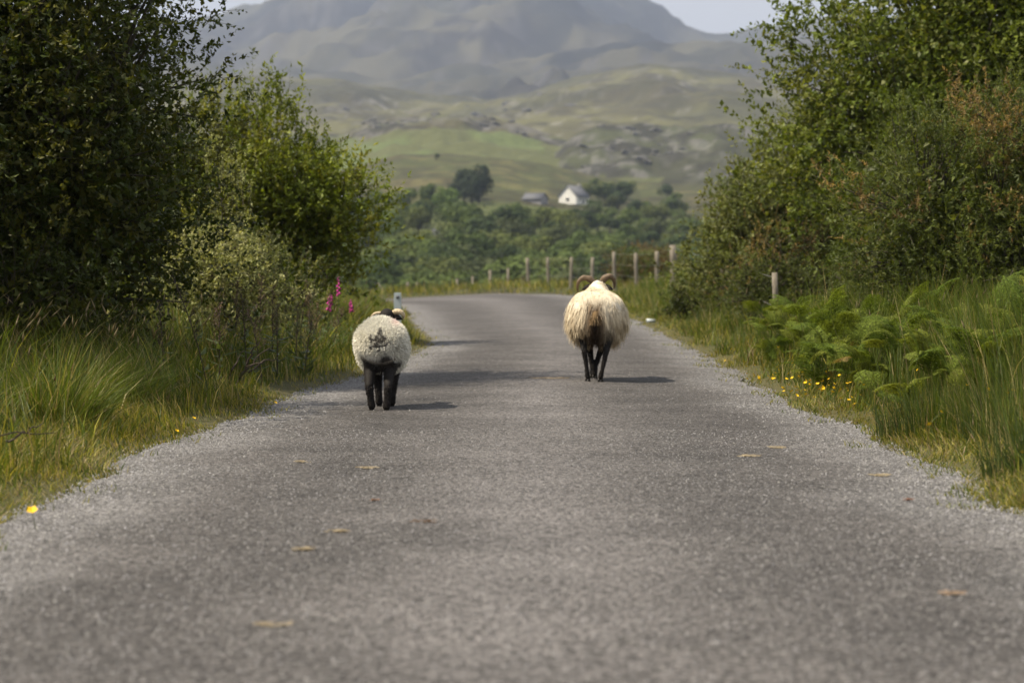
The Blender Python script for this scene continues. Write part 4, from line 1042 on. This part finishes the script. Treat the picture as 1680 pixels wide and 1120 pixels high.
pxg = np.arange(500, 1181, 20); DEP = {int(q): 440 - F * (terrain((q - 840) / F * ys_t, ys_t) - H) / ys_t for q in pxg}
placed = 0; tries = 0; pts = []
tone = ('mid green', 'fresh green', 'deep green', 'yellowish green', 'dull green')
while placed < 300 and tries < 14000:
    tries += 1
    px_ = r.uniform(525, 1140); top = np.interp(px_, bnd_x, bnd_y); pb = top + 14 + (515 - top) * r.uniform() ** 0.95
    Y = ys_t[np.argmin(np.abs(DEP[int(round(px_ / 20) * 20)] - pb))] + r.normal(0, 3); X = (px_ - 840) / F * Y
    h = r.uniform(4.0, 8.2) * (0.85 if Y > 480 else 1.0); pt = pb - h * F / Y
    if pt < top - r.uniform(0, 7): continue
    wpx = 0.42 * h * F / Y
    if any(abs(px_ - cx) < cw and abs(pb - cy) < chh + 7 for cx, cy, cw, chh in clear[:3]): continue
    if any(abs(px_ - cx) < cw + wpx * 0.5 and pb > cy - chh and pt < cy for cx, cy, cw, chh in clear[3:]): continue
    if any(abs(px_ - a) < wpx * 0.55 and abs(pb - b_) < 5 for a, b_ in pts): continue
    pts.append((px_, pb)); ci = int(r.integers(0, 10))
    where = ('at the left end of the valley wood' if px_ < 640 else 'in the valley wood below the dark pines' if px_ < 810 else 'in the valley wood below the white house' if px_ < 975 else 'at the right end of the valley wood')
    row = 'along the lower edge ' if pb > 445 else ''
    lb = f'rounded {tone[ci % 5]} tree {row}{where}'
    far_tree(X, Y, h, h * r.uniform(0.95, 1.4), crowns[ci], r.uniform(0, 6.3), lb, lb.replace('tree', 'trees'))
    placed += 1
# low scrub covering the floor of the wood: one mass
n = 24000; qx = r.uniform(470, 1200, n); qy = r.uniform(300, 640, n); X = (qx - 840) / F * qy; z = terrain(X, qy); pb = 440 - F * (z - H) / qy
fieldm = np.zeros(n, bool)
for cx, cy, cw, chh in clear: fieldm |= (np.abs(qx - cx) < cw) & (np.abs(pb - cy) < chh + 5)
patch = fbm(X / 7, qy / 7, 3, 611)
kp = (pb > np.interp(qx, bnd_x, bnd_y) + 22) & ~fieldm & (patch > 0.50); X = X[kp]; Yq = qy[kp]; z = z[kp]; patch = patch[kp]; n = len(X)
mb = MB(); sz = r.uniform(0.3, 0.7, n); sc_col = np.array([(0.050, 0.075, 0.024), (0.065, 0.085, 0.03), (0.042, 0.062, 0.022)])[r.integers(0, 3, n)] * r.uniform(0.7, 1.3, (n, 1))
leafset(np.stack([X, Yq, z + r.uniform(0, 1, n) * 2.6 * np.clip(patch - 0.46, 0, 1) / 0.25], 1), nrm(r.normal(size=(n, 3))), sz, sz * 0.8, nrm(r.normal(size=(n, 3)) * 0.6 + np.array([0, -0.3, 1.0])), sc_col, mb)
sc_ = obj('woodland_scrub', mb.mesh('woodland_scrub', M_FAR)); sc_['kind'] = 'stuff'; sc_['label'] = 'low green scrub covering the floor of the valley wood'; sc_['category'] = 'scrub'
def at_py(px_, py_, y0=262, y1=840):
    ys = np.linspace(y0, y1, 500); xs = (px_ - 840) / F * ys; p = 440 - F * (terrain(xs, ys) - H) / ys
    i = np.argmin(np.abs(p - py_)); return xs[i], ys[i]
for px_, base, hpx, wr, me, lb, nm in (
        (733, 352, 48, 1.0, bright, 'bright green rounded tree in front of the dark pines', 'woodland_tree'),
        (700, 345, 48, 0.95, crowns[0], 'dark rounded tree left of the bright green one', 'woodland_tree'),
        (690, 376, 52, 1.1, crowns[2], 'broad dark tree below the bright green one', 'woodland_tree'),
        (761, 332, 62, 1.0, conif[0], 'tall dark pine at the left of the group on the hill', 'pine_tree'),
        (786, 333, 68, 1.0, conif[1], 'tall dark pine at the right of the group on the hill', 'pine_tree'),
        (774, 336, 52, 1.2, conif[2], 'lower dark pine in the middle of the group on the hill', 'pine_tree'),
        (752, 336, 40, 1.2, conif[0], 'small dark pine at the left foot of the group on the hill', 'pine_tree'),
        (992, 338, 42, 1.1, crowns[2], 'dark tree directly right of the white house', 'woodland_tree'),
        (716, 262, 12, 1.2, crowns[4], 'tiny lone bush on the crest of the low hill', 'bush')):
    X, Y = at_py(px_, base); h = hpx / F * Y
    o = far_tree(X, Y, h, h * wr, me, r.uniform(0, 6), lb, None, nm)

# ------------------------------------------------------------------ houses
def house(px_, base, name, label, wid, length, wall, ridge, rz, mwall, chim, wins, cat='house', Y=None):
    if Y is None: X, Y = at_py(px_, base)
    else: X = (px_ - 840) / F * Y
    root = empty(name, (X, Y, float(terrain(np.array([X]), np.array([Y]))[0]) - 0.2), rz); tag(root, label, cat)
    w2 = wid / 2
    V = np.array([(-w2, 0, 0), (w2, 0, 0), (w2, 0, wall), (0, 0, ridge), (-w2, 0, wall), (-w2, length, 0), (w2, length, 0), (w2, length, wall), (0, length, ridge), (-w2, length, wall)])
    me = bpy.data.meshes.new('wall'); me.from_pydata([tuple(v) for v in V], [], [(0, 1, 2, 3, 4), (6, 5, 9, 8, 7), (0, 4, 9, 5), (1, 6, 7, 2), (0, 5, 6, 1)]); me.materials.append(mwall); obj('wall', me, root)
    ov = 0.3; sl = (ridge - wall) / w2; mb = MB()
    for sg in (-1, 1):
        a = np.array([(0, -ov, ridge + 0.04), (0, length + ov, ridge + 0.04), (sg * (w2 + ov), length + ov, wall - sl * ov + 0.04), (sg * (w2 + ov), -ov, wall - sl * ov + 0.04)])
        V = np.concatenate([a, a + np.array([0, 0, 0.16])])
        mb.add(V, None, [(0, 1, 2, 3), (4, 7, 6, 5), (0, 4, 5, 1), (1, 5, 6, 2), (2, 6, 7, 3), (3, 7, 4, 0)])
    rf = obj('roof', mb.mesh('roof', M_SLATE), root)
    for cy in chim:
        V, Q = boxv(-0.35, 0.35, cy - 0.3, cy + 0.3, ridge - 0.5, ridge + 0.65); obj('chimney', mesh_np('chimney', V, Q, M_GREYWALL), rf)
    for face, p, z, ww, hh, nm in wins:
        if face == 'g': V, Q = boxv(p - ww / 2, p + ww / 2, -0.05, 0.06, z, z + hh)
        else: V, Q = boxv(w2 - 0.06, w2 + 0.05, p - ww / 2, p + ww / 2, z, z + hh)
        wo = obj(nm, mesh_np(nm, V, Q, M_WHITE if nm == 'window' else M_SLATE), root)
        if nm == 'window':
            if face == 'g': V, Q = boxv(p - ww / 2 + 0.1, p + ww / 2 - 0.1, -0.08, -0.03, z + 0.1, z + hh - 0.1)
            else: V, Q = boxv(w2 + 0.03, w2 + 0.08, p - ww / 2 + 0.1, p + ww / 2 - 0.1, z + 0.1, z + hh - 0.1)
            obj('pane', mesh_np('pane', V, Q, M_PANE), wo)
    return root
house(931, 334, 'house', 'white gabled house with a dark slate roof on the wooded hillside', 5.6, 7.0, 2.3, 5.1, math.radians(-32), M_WHITE, (6.4,),
      [('g', 0.0, 0.9, 1.0, 1.2, 'window'), ('l', 2.0, 0.9, 1.0, 1.2, 'window'), ('l', 5.6, 0.9, 1.0, 1.2, 'window'), ('l', 3.8, 0.2, 1.0, 2.1, 'door')])
house(893, 335, 'shed', 'low grey stone shed left of the white gabled house', 4.2, 5.5, 1.7, 3.2, math.radians(62), M_GREYWALL, (),
      [('l', 2.0, 0.2, 1.0, 1.5, 'door')], 'shed')
house(588, 346, 'house', 'pale house half hidden by the bright bush on the left', 6.0, 8.0, 2.8, 5.0, math.radians(50), noisy_mat('pinkish_render', (0.5, 0.43, 0.4), (0.62, 0.55, 0.52), 1.5), (0.6,),
      [('g', -1.2, 0.9, 1.0, 1.2, 'window'), ('g', 1.2, 0.9, 1.0, 1.2, 'window')])
house(717, 386, 'hut', 'tiny white hut among the trees below the bright green one', 1.3, 1.8, 0.9, 1.4, math.radians(20), M_WHITE, (), [('g', 0, 0.15, 0.5, 0.7, 'door')], 'hut')

# rock outcrops on the middle hills
def rock_mesh(seed):
    r = np.random.default_rng(seed); bm = bmesh.new(); bmesh.ops.create_icosphere(bm, subdivisions=2, radius=1)
    for v in bm.verts:
        n_ = 0.75 + 0.5 * r.uniform(); v.co = Vector((round(v.co.x * n_ * 3) / 3 * 0.6 + v.co.x * n_ * 0.4, v.co.y * n_, max(v.co.z * n_, -0.3)))
    me = bpy.data.meshes.new('rock_outcrop'); bm.to_mesh(me); bm.free(); me.materials.append(M_ROCK); return me
RK = [rock_mesh(i) for i in range(5)]
r = np.random.default_rng(31)
for n, x0, x1, y0, y1, lo, hi, lb, gp in (
        (34, 600, 880, 1130, 1230, 0.9, 3.2, 'grey rock outcrop on the knoll above the green field', 'rocks on the knoll'),
        (34, 940, 1140, 930, 1075, 0.8, 2.6, 'grey rock outcrop on the dark rocky hill at the right', 'rocks on the dark hill'),
        (22, 560, 1000, 1500, 1950, 1.4, 4.2, 'pale rock outcrop high on the yellow green hill', 'rocks on the upper hill')):
    for i in range(n):
        px_ = r.uniform(x0, x1); Y = r.uniform(y0, y1); X = (px_ - 840) / F * Y
        z = float(terrain(np.array([X]), np.array([Y]))[0]); s_ = r.uniform(lo, hi)
        o = obj('rock_outcrop', RK[i % 5], loc=(X, Y, z - 0.1 * s_), rz=r.uniform(0, 6)); o.scale = (s_ * r.uniform(0.8, 1.7), s_, s_ * r.uniform(0.4, 0.75))
        tag(o, lb, 'rock', gp)

# ------------------------------------------------------------------ sheep
def remesh(bm, voxel, smooth_it):
    me = bpy.data.meshes.new('tmp'); bm.to_mesh(me); bm.free()
    o = bpy.data.objects.new('tmp', me); COL.objects.link(o)
    md = o.modifiers.new('r', 'REMESH'); md.mode = 'VOXEL'; md.voxel_size = voxel
    ms = o.modifiers.new('s', 'SMOOTH'); ms.iterations = smooth_it; ms.factor = 0.5
    dg = bpy.context.evaluated_depsgraph_get(); dg.update()
    out = bpy.data.meshes.new_from_object(o.evaluated_get(dg))
    bpy.data.objects.remove(o); return out

def bm_ell(bm, c, rad, sub=3):
    g_ = bmesh.ops.create_icosphere(bm, subdivisions=sub, radius=1)
    for v in g_['verts']: v.co = Vector((c[0] + v.co.x * rad[0], c[1] + v.co.y * rad[1], c[2] + v.co.z * rad[2]))
def bm_limb(bm, pts, rad):
    # resample then chain of overlapping spheres and a skin tube
    pts = np.array(pts, float); t = np.linspace(0, len(pts) - 1, len(pts) * 5); rr = np.interp(t, np.arange(len(pts)), rad)
    P = np.stack([np.interp(t, np.arange(len(pts)), pts[:, k]) for k in range(3)], 1)
    V, T, Q = tube(P, rr, 10)
    vs = [bm.verts.new(v) for v in V]
    for f in T: bm.faces.new([vs[i] for i in f])
    for f in Q: bm.faces.new([vs[i] for i in f])
    for p, q in zip(pts, rad): bm_ell(bm, p, (q, q, q), 2)

def sheep(name, label, loc, rz, sc, legs, torso, neck, head, horn_l, horn_r, long_wool, horn_col, seed, stain, leg_r):
    r = np.random.default_rng(seed)
    root = empty(name, loc, rz); tag(root, label, 'sheep', 'sheep walking up the road')
    tc_, tr_ = np.array(torso[0]), np.array(torso[1])
    bm = bmesh.new()
    bm_ell(bm, tc_, tr_, 4)
    bm_ell(bm, tc_ + np.array([0, -tr_[1] * 0.45, -0.02]), tr_ * np.array([0.93, 0.55, 0.95]), 3)
    for lg in legs: bm_limb(bm, lg, leg_r)
    bm_limb(bm, neck[0], neck[1])
    bm_limb(bm, head[0], head[1])
    me = remesh(bm, 0.011 * sc, 6)
    n = len(me.vertices); co = np.empty(n * 3, np.float32); me.vertices.foreach_get('co', co); co = co.reshape(-1, 3)
    d = np.sqrt((((co - tc_) / (tr_ * 1.10)) ** 2).sum(1))
    isw = sstep(1.06, 0.98, d)
    isn = long_wool & (co[:, 1] > tc_[1]) & (co[:, 1] < neck[0][-1][1] - 0.02) & (co[:, 2] > tc_[2])
    isw = np.maximum(isw, isn * 1.0)
    cb = np.array((0.011, 0.009, 0.008))[None] * (1 - isw[:, None]) + np.array((0.66, 0.60, 0.50))[None] * isw[:, None]
    ws = isw > 0.5; cb[ws] = stain(co[ws].astype(float), co[ws].astype(float), cb[ws], r)
    a = me.attributes.new('tint', 'FLOAT_COLOR', 'POINT'); c4 = np.ones((n, 4), np.float32); c4[:, :3] = cb; a.data.foreach_set('color', c4.ravel())
    me.materials.clear(); me.materials.append(M_COAT)
    me.polygons.foreach_set('use_smooth', np.ones(len(me.polygons), bool)); me.name = 'body'
    obj('body', me, root)
    # hooves
    for lg in legs:
        p = np.array(lg[-1]); mb = MB()
        for sg in (-1, 1):
            V, Q = boxv(-0.010, 0.010, -0.018, 0.03, 0, 0.032); V = V * sc; V[:4, 1] *= 1.25; V[4:, 1] *= 0.75; V[4:, :2] *= 0.85
            V += np.array([p[0] + sg * 0.0125 * sc, p[1] + 0.004, 0]); mb.add(V, None, Q, (0.03, 0.027, 0.024))
        obj('hoof', mb.mesh('hoof', M_HORN), root)
    # short dark hair on the legs
    mb = MB()
    for lg in legs:
        n_ = 1100; P = np.array(lg); t = r.uniform(0.9, 3.9, n_); hh = np.minimum(t, len(P) - 1.001)
        c_ = np.stack([np.interp(hh, np.arange(len(P)), P[:, k]) for k in range(3)], 1); rr = np.interp(hh, np.arange(len(P)), leg_r)
        a_ = r.uniform(0, 6.3, n_); nd_ = np.stack([np.cos(a_), np.sin(a_), 0 * a_], 1)
        l_ = r.uniform(0.014, 0.03, n_) * (1.2 - 0.2 * hh) * (0.45 if long_wool else 0.6)
        leafset(c_ + nd_ * rr[:, None] * 0.93, nrm(nd_ * 0.6 + np.array([0, 0, -1.0]) + r.normal(0, 0.25, (n_, 3))), l_, np.full(n_, 0.006), nd_ + r.normal(0, 0.3, (n_, 3)), np.array((0.014, 0.011, 0.010)) * r.uniform(0.5, 2.0, (n_, 1)), mb)
    obj('leg_hair', mb.mesh('leg_hair', M_COAT), root)['kind'] = 'stuff'
    # horns, ears, eyes
    for hp in (horn_l, horn_r):
        P, rad = np.array(hp[0], float), np.array(hp[1], float)
        t = np.linspace(0, len(P) - 1, 26); Pi = np.stack([np.interp(t, np.arange(len(P)), P[:, k]) for k in range(3)], 1)
        for _ in range(4): Pi[1:-1] = 0.25 * Pi[:-2] + 0.5 * Pi[1:-1] + 0.25 * Pi[2:]
        ri = np.interp(t, np.arange(len(P)), rad) * (1 + 0.07 * np.sin(t * 26)); mb = MB(); V, T, Q = tube(Pi, ri, 9); mb.add(V, T, Q, horn_col)
        obj('horn', mb.mesh('horn', M_HORN, True), root)
    hb = np.array(head[0][0]); hw = head[1][0]
    for sg in (-1, 1):
        mb = MB(); t = np.linspace(0, 1, 6)
        P = hb + np.stack([sg * (hw * 0.6 + 0.095 * sc * t), -0.03 * t * sc, (0.0 - 0.012 * t - 0.02 * t ** 2) * sc], 1)
        V, T, Q = tube(P, np.array([0.014, 0.024, 0.028, 0.024, 0.015, 0.003]) * sc, 8); c_ = P.mean(0); V[:, 1] = c_[1] + (V[:, 1] - c_[1]) * 0.5
        mb.add(V, T, Q, (0.02, 0.016, 0.014)); obj('ear', mb.mesh('ear', M_COAT, True), root)
        bmx = bmesh.new(); bm_ell(bmx, np.array(head[0][1]) * 0.6 + hb * 0.4 + np.array([sg * hw * 0.85, 0, 0.012]), np.array([0.010, 0.013, 0.013]) * sc, 2)
        me2 = bpy.data.meshes.new('eye'); bmx.to_mesh(me2); bmx.free(); me2.materials.append(M_PANE); obj('eye', me2, root)
    # fleece: locks of wool over the torso and neck
    nl = 19000 if long_wool else 25000
    dv = nrm(r.normal(size=(nl, 3))); P0 = tc_ + dv * tr_ * np.array([1.0, 1.0, 1.0])
    nk = 2200 if long_wool else 900; nt_ = r.uniform(0, 1 if long_wool else 0.4, nk); NP = np.array(neck[0]); NRr = np.array(neck[1])
    nc_ = np.stack([np.interp(nt_ * (len(NP) - 1), np.arange(len(NP)), NP[:, k]) for k in range(3)], 1); nd = nrm(r.normal(size=(nk, 3)) + np.array([0, -0.3, 0.2]))
    P0 = np.concatenate([P0, nc_ + nd * np.interp(nt_ * (len(NP) - 1), np.arange(len(NP)), NRr)[:, None] * 0.98])
    nv = np.concatenate([nrm(dv / tr_), nd]); nl = len(P0)
    lump = fbm(P0[:, 0] * 9 + P0[:, 1] * 5, P0[:, 2] * 9 - P0[:, 1] * 4, 3, seed) - 0.5
    P0 = P0 + nv * (0.05 * lump)[:, None]
    rear_bulge = np.clip((-(P0[:, 1] - tc_[1]) / tr_[1]), 0, 1)
    P0[:, 0] += (P0[:, 0] - tc_[0]) * 0.05 * rear_bulge
    keep = ~((P0[:, 2] < tc_[2] - tr_[2] * (0.86 if long_wool else 0.95))); P0 = P0[keep]; nv = nv[keep]; nl = len(P0)
    down = np.array([0, 0, -1.0]); K = 4
    if long_wool:
        clump_n = 520; cdir = nrm(r.normal(size=(clump_n, 3))); cp = tc_ + cdir * tr_
        ln = r.uniform(0.085, 0.165, nl) * (0.5 + 0.75 * np.clip((tc_[2] + tr_[2] - P0[:, 2]) / (2 * tr_[2]), 0, 1)) * 1.12
    else:
        ln = r.uniform(0.022, 0.044, nl) * (1 + 0.7 * sstep(tc_[2] - 0.05, tc_[2] - 0.15, P0[:, 2]))
    jit = r.normal(0, 1, (nl, 3)); pts = [P0]; cur = P0
    side_t = nrm(np.cross(nv, down + 1e-3))
    phase = r.uniform(0, 6.3, nl)
    for k in range(1, K):
        u = k / (K - 1)
        if long_wool:
            cl = np.sin(P0[:, 1] * 38 + P0[:, 0] * 31 + 4 * np.sin(P0[:, 2] * 23))[:, None]
            dirv = nrm(nv * (0.55 - 0.5 * u) + down * (0.55 + 0.9 * u) + jit * 0.13 + side_t * cl * 0.22)
        else:
            dirv = nrm(nv * 0.9 + down * 0.15 + jit * 0.30 + side_t * (np.sin(phase + u * 6) * 0.7)[:, None] + np.cross(nv, side_t) * (np.cos(phase + u * 6) * 0.7)[:, None])
        cur = cur + dirv * (ln / (K - 1))[:, None]
        q = (cur - tc_) / (tr_ * 1.03); dd = np.sqrt((q ** 2).sum(1)); ins = dd < 1
        cur = np.where(ins[:, None], tc_ + q / np.maximum(dd, 1e-3)[:, None] * tr_ * 1.03, cur)
        pts.append(cur)
    C3 = np.stack(pts, 1)                                   # nl,K,3
    wd = (r.uniform(0.006, 0.011, nl) if long_wool else r.uniform(0.005, 0.009, nl))[:, None] * np.array([1, 1, 0.7, 0.15])[None]
    sv = nrm(np.cross(C3[:, -1] - C3[:, 0], nv + jit * 0.35)); V = np.stack([C3 - sv[:, None] * wd[..., None] * 0.5, C3 + sv[:, None] * wd[..., None] * 0.5], 2)
    o_ = (np.arange(nl) * 2 * K)[:, None]
    Q = np.concatenate([o_ + np.array([[2 * i, 2 * i + 1, 2 * i + 3, 2 * i + 2]]) for i in range(K - 1)])
    col = np.tile((0.84, 0.765, 0.62), (nl, 1)) * r.uniform(0.8, 1.1, (nl, 1))
    col = stain(C3.mean(1), C3[:, -1], col, r)
    me3 = mesh_np('fleece', V.reshape(-1, 3), Q, M_WOOL, np.repeat(col, 2 * K, 0))
    obj('fleece', me3, root)['kind'] = 'stuff'
    return root, tc_, tr_

def stain_ewe(p, tip, c, r):
    x, y, z = p[:, 0], p[:, 1], p[:, 2]; rear = y < -0.22
    nz = fbm(x * 22 + 3, z * 9, 3, 501)
    top = sstep(0.62, 0.80, z); c = c * (1 + 0.05 * top[:, None]) ; c = mixc(c, (0.60, 0.46, 0.27), 0.55 * sstep(0.70, 0.45, z) * (0.4 + nz))
    t = np.exp(-((x + 0.005) / 0.095) ** 2) * sstep(0.74, 0.64, z) * rear * np.clip(-0.15 + 1.9 * nz, 0, 1)
    c = mixc(c, (0.16, 0.10, 0.055), np.clip(t * 0.95, 0, 0.95))
    t2 = np.exp(-((x - 0.0) / 0.04) ** 2) * sstep(0.60, 0.50, z) * rear * sstep(0.35, 0.5, nz + 0.1)
    c = mixc(c, (0.028, 0.020, 0.016), np.clip(t2, 0, 0.95))
    t3 = sstep(0.46, 0.36, tip[:, 2]) * rear * 0.6 * (np.abs(x) < 0.15)
    return mixc(c, (0.07, 0.048, 0.032), np.clip(t3, 0, 1))
def stain_lamb(p, tip, c, r):
    x, y, z = p[:, 0], p[:, 1], p[:, 2]; rear = y < -0.12
    c = np.minimum(c * np.array((1.05, 1.13, 1.28)), 0.93)
    nz = fbm(x * 52 + 4.3, z * 44 + 2.2, 3, 517)
    e1 = np.hypot((x + 0.012) / 0.042, (z - 0.475) / 0.055); e2 = np.hypot((x + 0.015 - (z - 0.43) * 0.6) / 0.058, (z - 0.440) / 0.022)
    t = sstep(1.05, 0.75, np.minimum(e1, e2) + 2.0 * (nz - 0.52)) * rear * 0.6 * (0.35 + 0.65 * r.uniform(0, 1, len(x)))
    c = mixc(c, (0.045, 0.038, 0.034), np.clip(t * 2.0, 0, 0.96))
    t = sstep(0.355, 0.30, z - 0.05 * np.exp(-((x - 0.035) / 0.045) ** 2) - 0.03 * (nz - 0.5)) * rear * (np.abs(x - 0.01) < 0.125)
    c = mixc(c, (0.03, 0.024, 0.021), np.clip(t, 0, 0.95))
    t = np.exp(-(((x - 0.10) / 0.03) ** 2 + ((z - 0.60) / 0.03) ** 2)) * 0.4
    return mixc(c, (0.75, 0.38, 0.40), t)

# horned ewe
ewe_legs = [[(-0.10, -0.30, 0.52), (-0.11, -0.22, 0.42), (-0.098, -0.345, 0.27), (-0.076, -0.325, 0.11), (-0.070, -0.315, 0.035)],
            [(0.09, -0.30, 0.52), (0.105, -0.26, 0.42), (0.085, -0.40, 0.26), (0.052, -0.405, 0.10), (0.038, -0.395, 0.035)],
            [(-0.09, 0.26, 0.48), (-0.085, 0.26, 0.36), (-0.055, 0.30, 0.20), (-0.045, 0.25, 0.10), (-0.040, 0.26, 0.035)],
            [(0.08, 0.26, 0.48), (0.075, 0.26, 0.36), (0.015, 0.27, 0.20), (-0.012, 0.24, 0.10), (-0.018, 0.23, 0.035)]]
sheep('sheep', 'shaggy cream sheep with curved horns and thin black legs, walking on the right lane', ((980 - 840) / F * 18.6, 18.76, 0.035), math.radians(-3), 1.0,
      ewe_legs, ((0.0, 0.0, 0.612), (0.236, 0.44, 0.188)),
      ([(0, 0.30, 0.66), (0.0, 0.44, 0.74), (0.0, 0.52, 0.80)], [0.15, 0.11, 0.075]),
      ([(0.0, 0.53, 0.825), (0.0, 0.62, 0.79), (0.0, 0.72, 0.72)], [0.066, 0.058, 0.036]),
      ([(-0.035, 0.54, 0.862), (-0.075, 0.535, 0.897), (-0.125, 0.53, 0.905), (-0.162, 0.53, 0.875), (-0.178, 0.54, 0.82), (-0.170, 0.56, 0.77)], [0.030, 0.029, 0.025, 0.018, 0.012, 0.004]),
      ([(0.035, 0.54, 0.862), (0.07, 0.53, 0.907), (0.105, 0.53, 0.92), (0.14, 0.54, 0.895), (0.15, 0.56, 0.84), (0.14, 0.58, 0.80)], [0.030, 0.030, 0.026, 0.019, 0.012, 0.004]),
      True, (0.15, 0.105, 0.065), 71, stain_ewe, [0.062, 0.048, 0.025, 0.018, 0.024])
ewe = bpy.data.objects['sheep']; ewe.scale = (0.975, 0.96, 0.925)
# ewe's hanging tail
r = np.random.default_rng(8); mb = MB()
V, T, Q = tube([(0.0, -0.40, 0.62), (0.0, -0.455, 0.585), (0.0, -0.475, 0.55), (0.0, -0.475, 0.515)], [0.03, 0.032, 0.028, 0.012], 8); V += r.normal(0, 0.003, V.shape)
mb.add(V, T, Q, (0.28, 0.19, 0.10)); n = 500; a = r.uniform(0, 6.3, n); hz = r.uniform(0.53, 0.585, n)
leafset(np.stack([0.032 * np.cos(a), -0.468 - 0.02 * np.abs(np.sin(a)), hz], 1), nrm(np.stack([0.3 * np.cos(a), -0.25 + 0 * a, -1 + 0 * a], 1) + r.normal(0, 0.12, (n, 3))), r.uniform(0.03, 0.06, n), np.full(n, 0.008), nrm(np.stack([np.cos(a), -np.abs(np.sin(a)), 0 * a], 1)),
        np.array((0.30, 0.21, 0.12)) * r.uniform(0.25, 1.4, (n, 1)), mb)
obj('tail', mb.mesh('tail', M_WOOL), ewe)

lamb_legs = [[(-0.065, -0.20, 0.36), (-0.072, -0.17, 0.28), (-0.078, -0.265, 0.17), (-0.066, -0.25, 0.08), (-0.060, -0.245, 0.03)],
             [(0.060, -0.20, 0.36), (0.060, -0.18, 0.28), (0.052, -0.30, 0.17), (0.045, -0.295, 0.08), (0.040, -0.29, 0.03)],
             [(-0.06, 0.18, 0.35), (-0.04, 0.18, 0.26), (-0.028, 0.20, 0.15), (-0.022, 0.19, 0.07), (-0.020, 0.20, 0.03)],
             [(0.08, 0.18, 0.35), (0.085, 0.18, 0.26), (0.078, 0.16, 0.15), (0.072, 0.14, 0.07), (0.068, 0.15, 0.03)]]
sheep('sheep', 'smaller woolly white sheep with black rump patch and thick black legs on the left', ((624 - 840) / F * 14.95, 15.08, 0.02), math.radians(2), 0.8,
      lamb_legs, ((0.0, 0.0, 0.440), (0.172, 0.31, 0.162)),
      ([(0, 0.20, 0.47), (0.015, 0.31, 0.545), (0.025, 0.37, 0.60)], [0.10, 0.075, 0.05]),
      ([(0.03, 0.38, 0.625), (0.035, 0.45, 0.59), (0.035, 0.52, 0.53)], [0.056, 0.046, 0.028]),
      ([(0.0, 0.385, 0.640), (-0.03, 0.38, 0.645), (-0.055, 0.38, 0.640), (-0.075, 0.39, 0.627), (-0.085, 0.40, 0.61)], [0.014, 0.014, 0.012, 0.009, 0.003]),
      ([(0.06, 0.385, 0.640), (0.095, 0.37, 0.657), (0.128, 0.36, 0.652), (0.148, 0.36, 0.630), (0.145, 0.38, 0.605)], [0.017, 0.021, 0.020, 0.014, 0.004]),
      False, (0.50, 0.40, 0.26), 72, stain_lamb, [0.056, 0.046, 0.028, 0.023, 0.027])

bpy.data.objects['sheep.001'].scale = (0.965, 0.97, 0.97)

# ------------------------------------------------------------------ haze: even pale air round the whole scene
hm_ = bpy.data.materials.new('haze'); hm_.use_nodes = True; nt = hm_.node_tree; nt.nodes.clear()
ou = nt.nodes.new('ShaderNodeOutputMaterial'); pv = nt.nodes.new('ShaderNodeVolumePrincipled')
pv.inputs['Color'].default_value = (0.62, 0.73, 1.0, 1); pv.inputs['Density'].default_value = 0.000135; pv.inputs['Anisotropy'].default_value = 0.2
nt.links.new(pv.outputs['Volume'], ou.inputs['Volume'])
ztop = float(ZZ.max()) + 30; zbot = float(ZZ.min()) - 1
V, Q = boxv(-9500, 9500, -60, 9500, zbot, ztop)
hz_ = obj('haze', mesh_np('haze', V, Q, hm_)); hz_['kind'] = 'stuff'; hz_['label'] = 'pale summer haze filling the valley air'; hz_['category'] = 'haze'
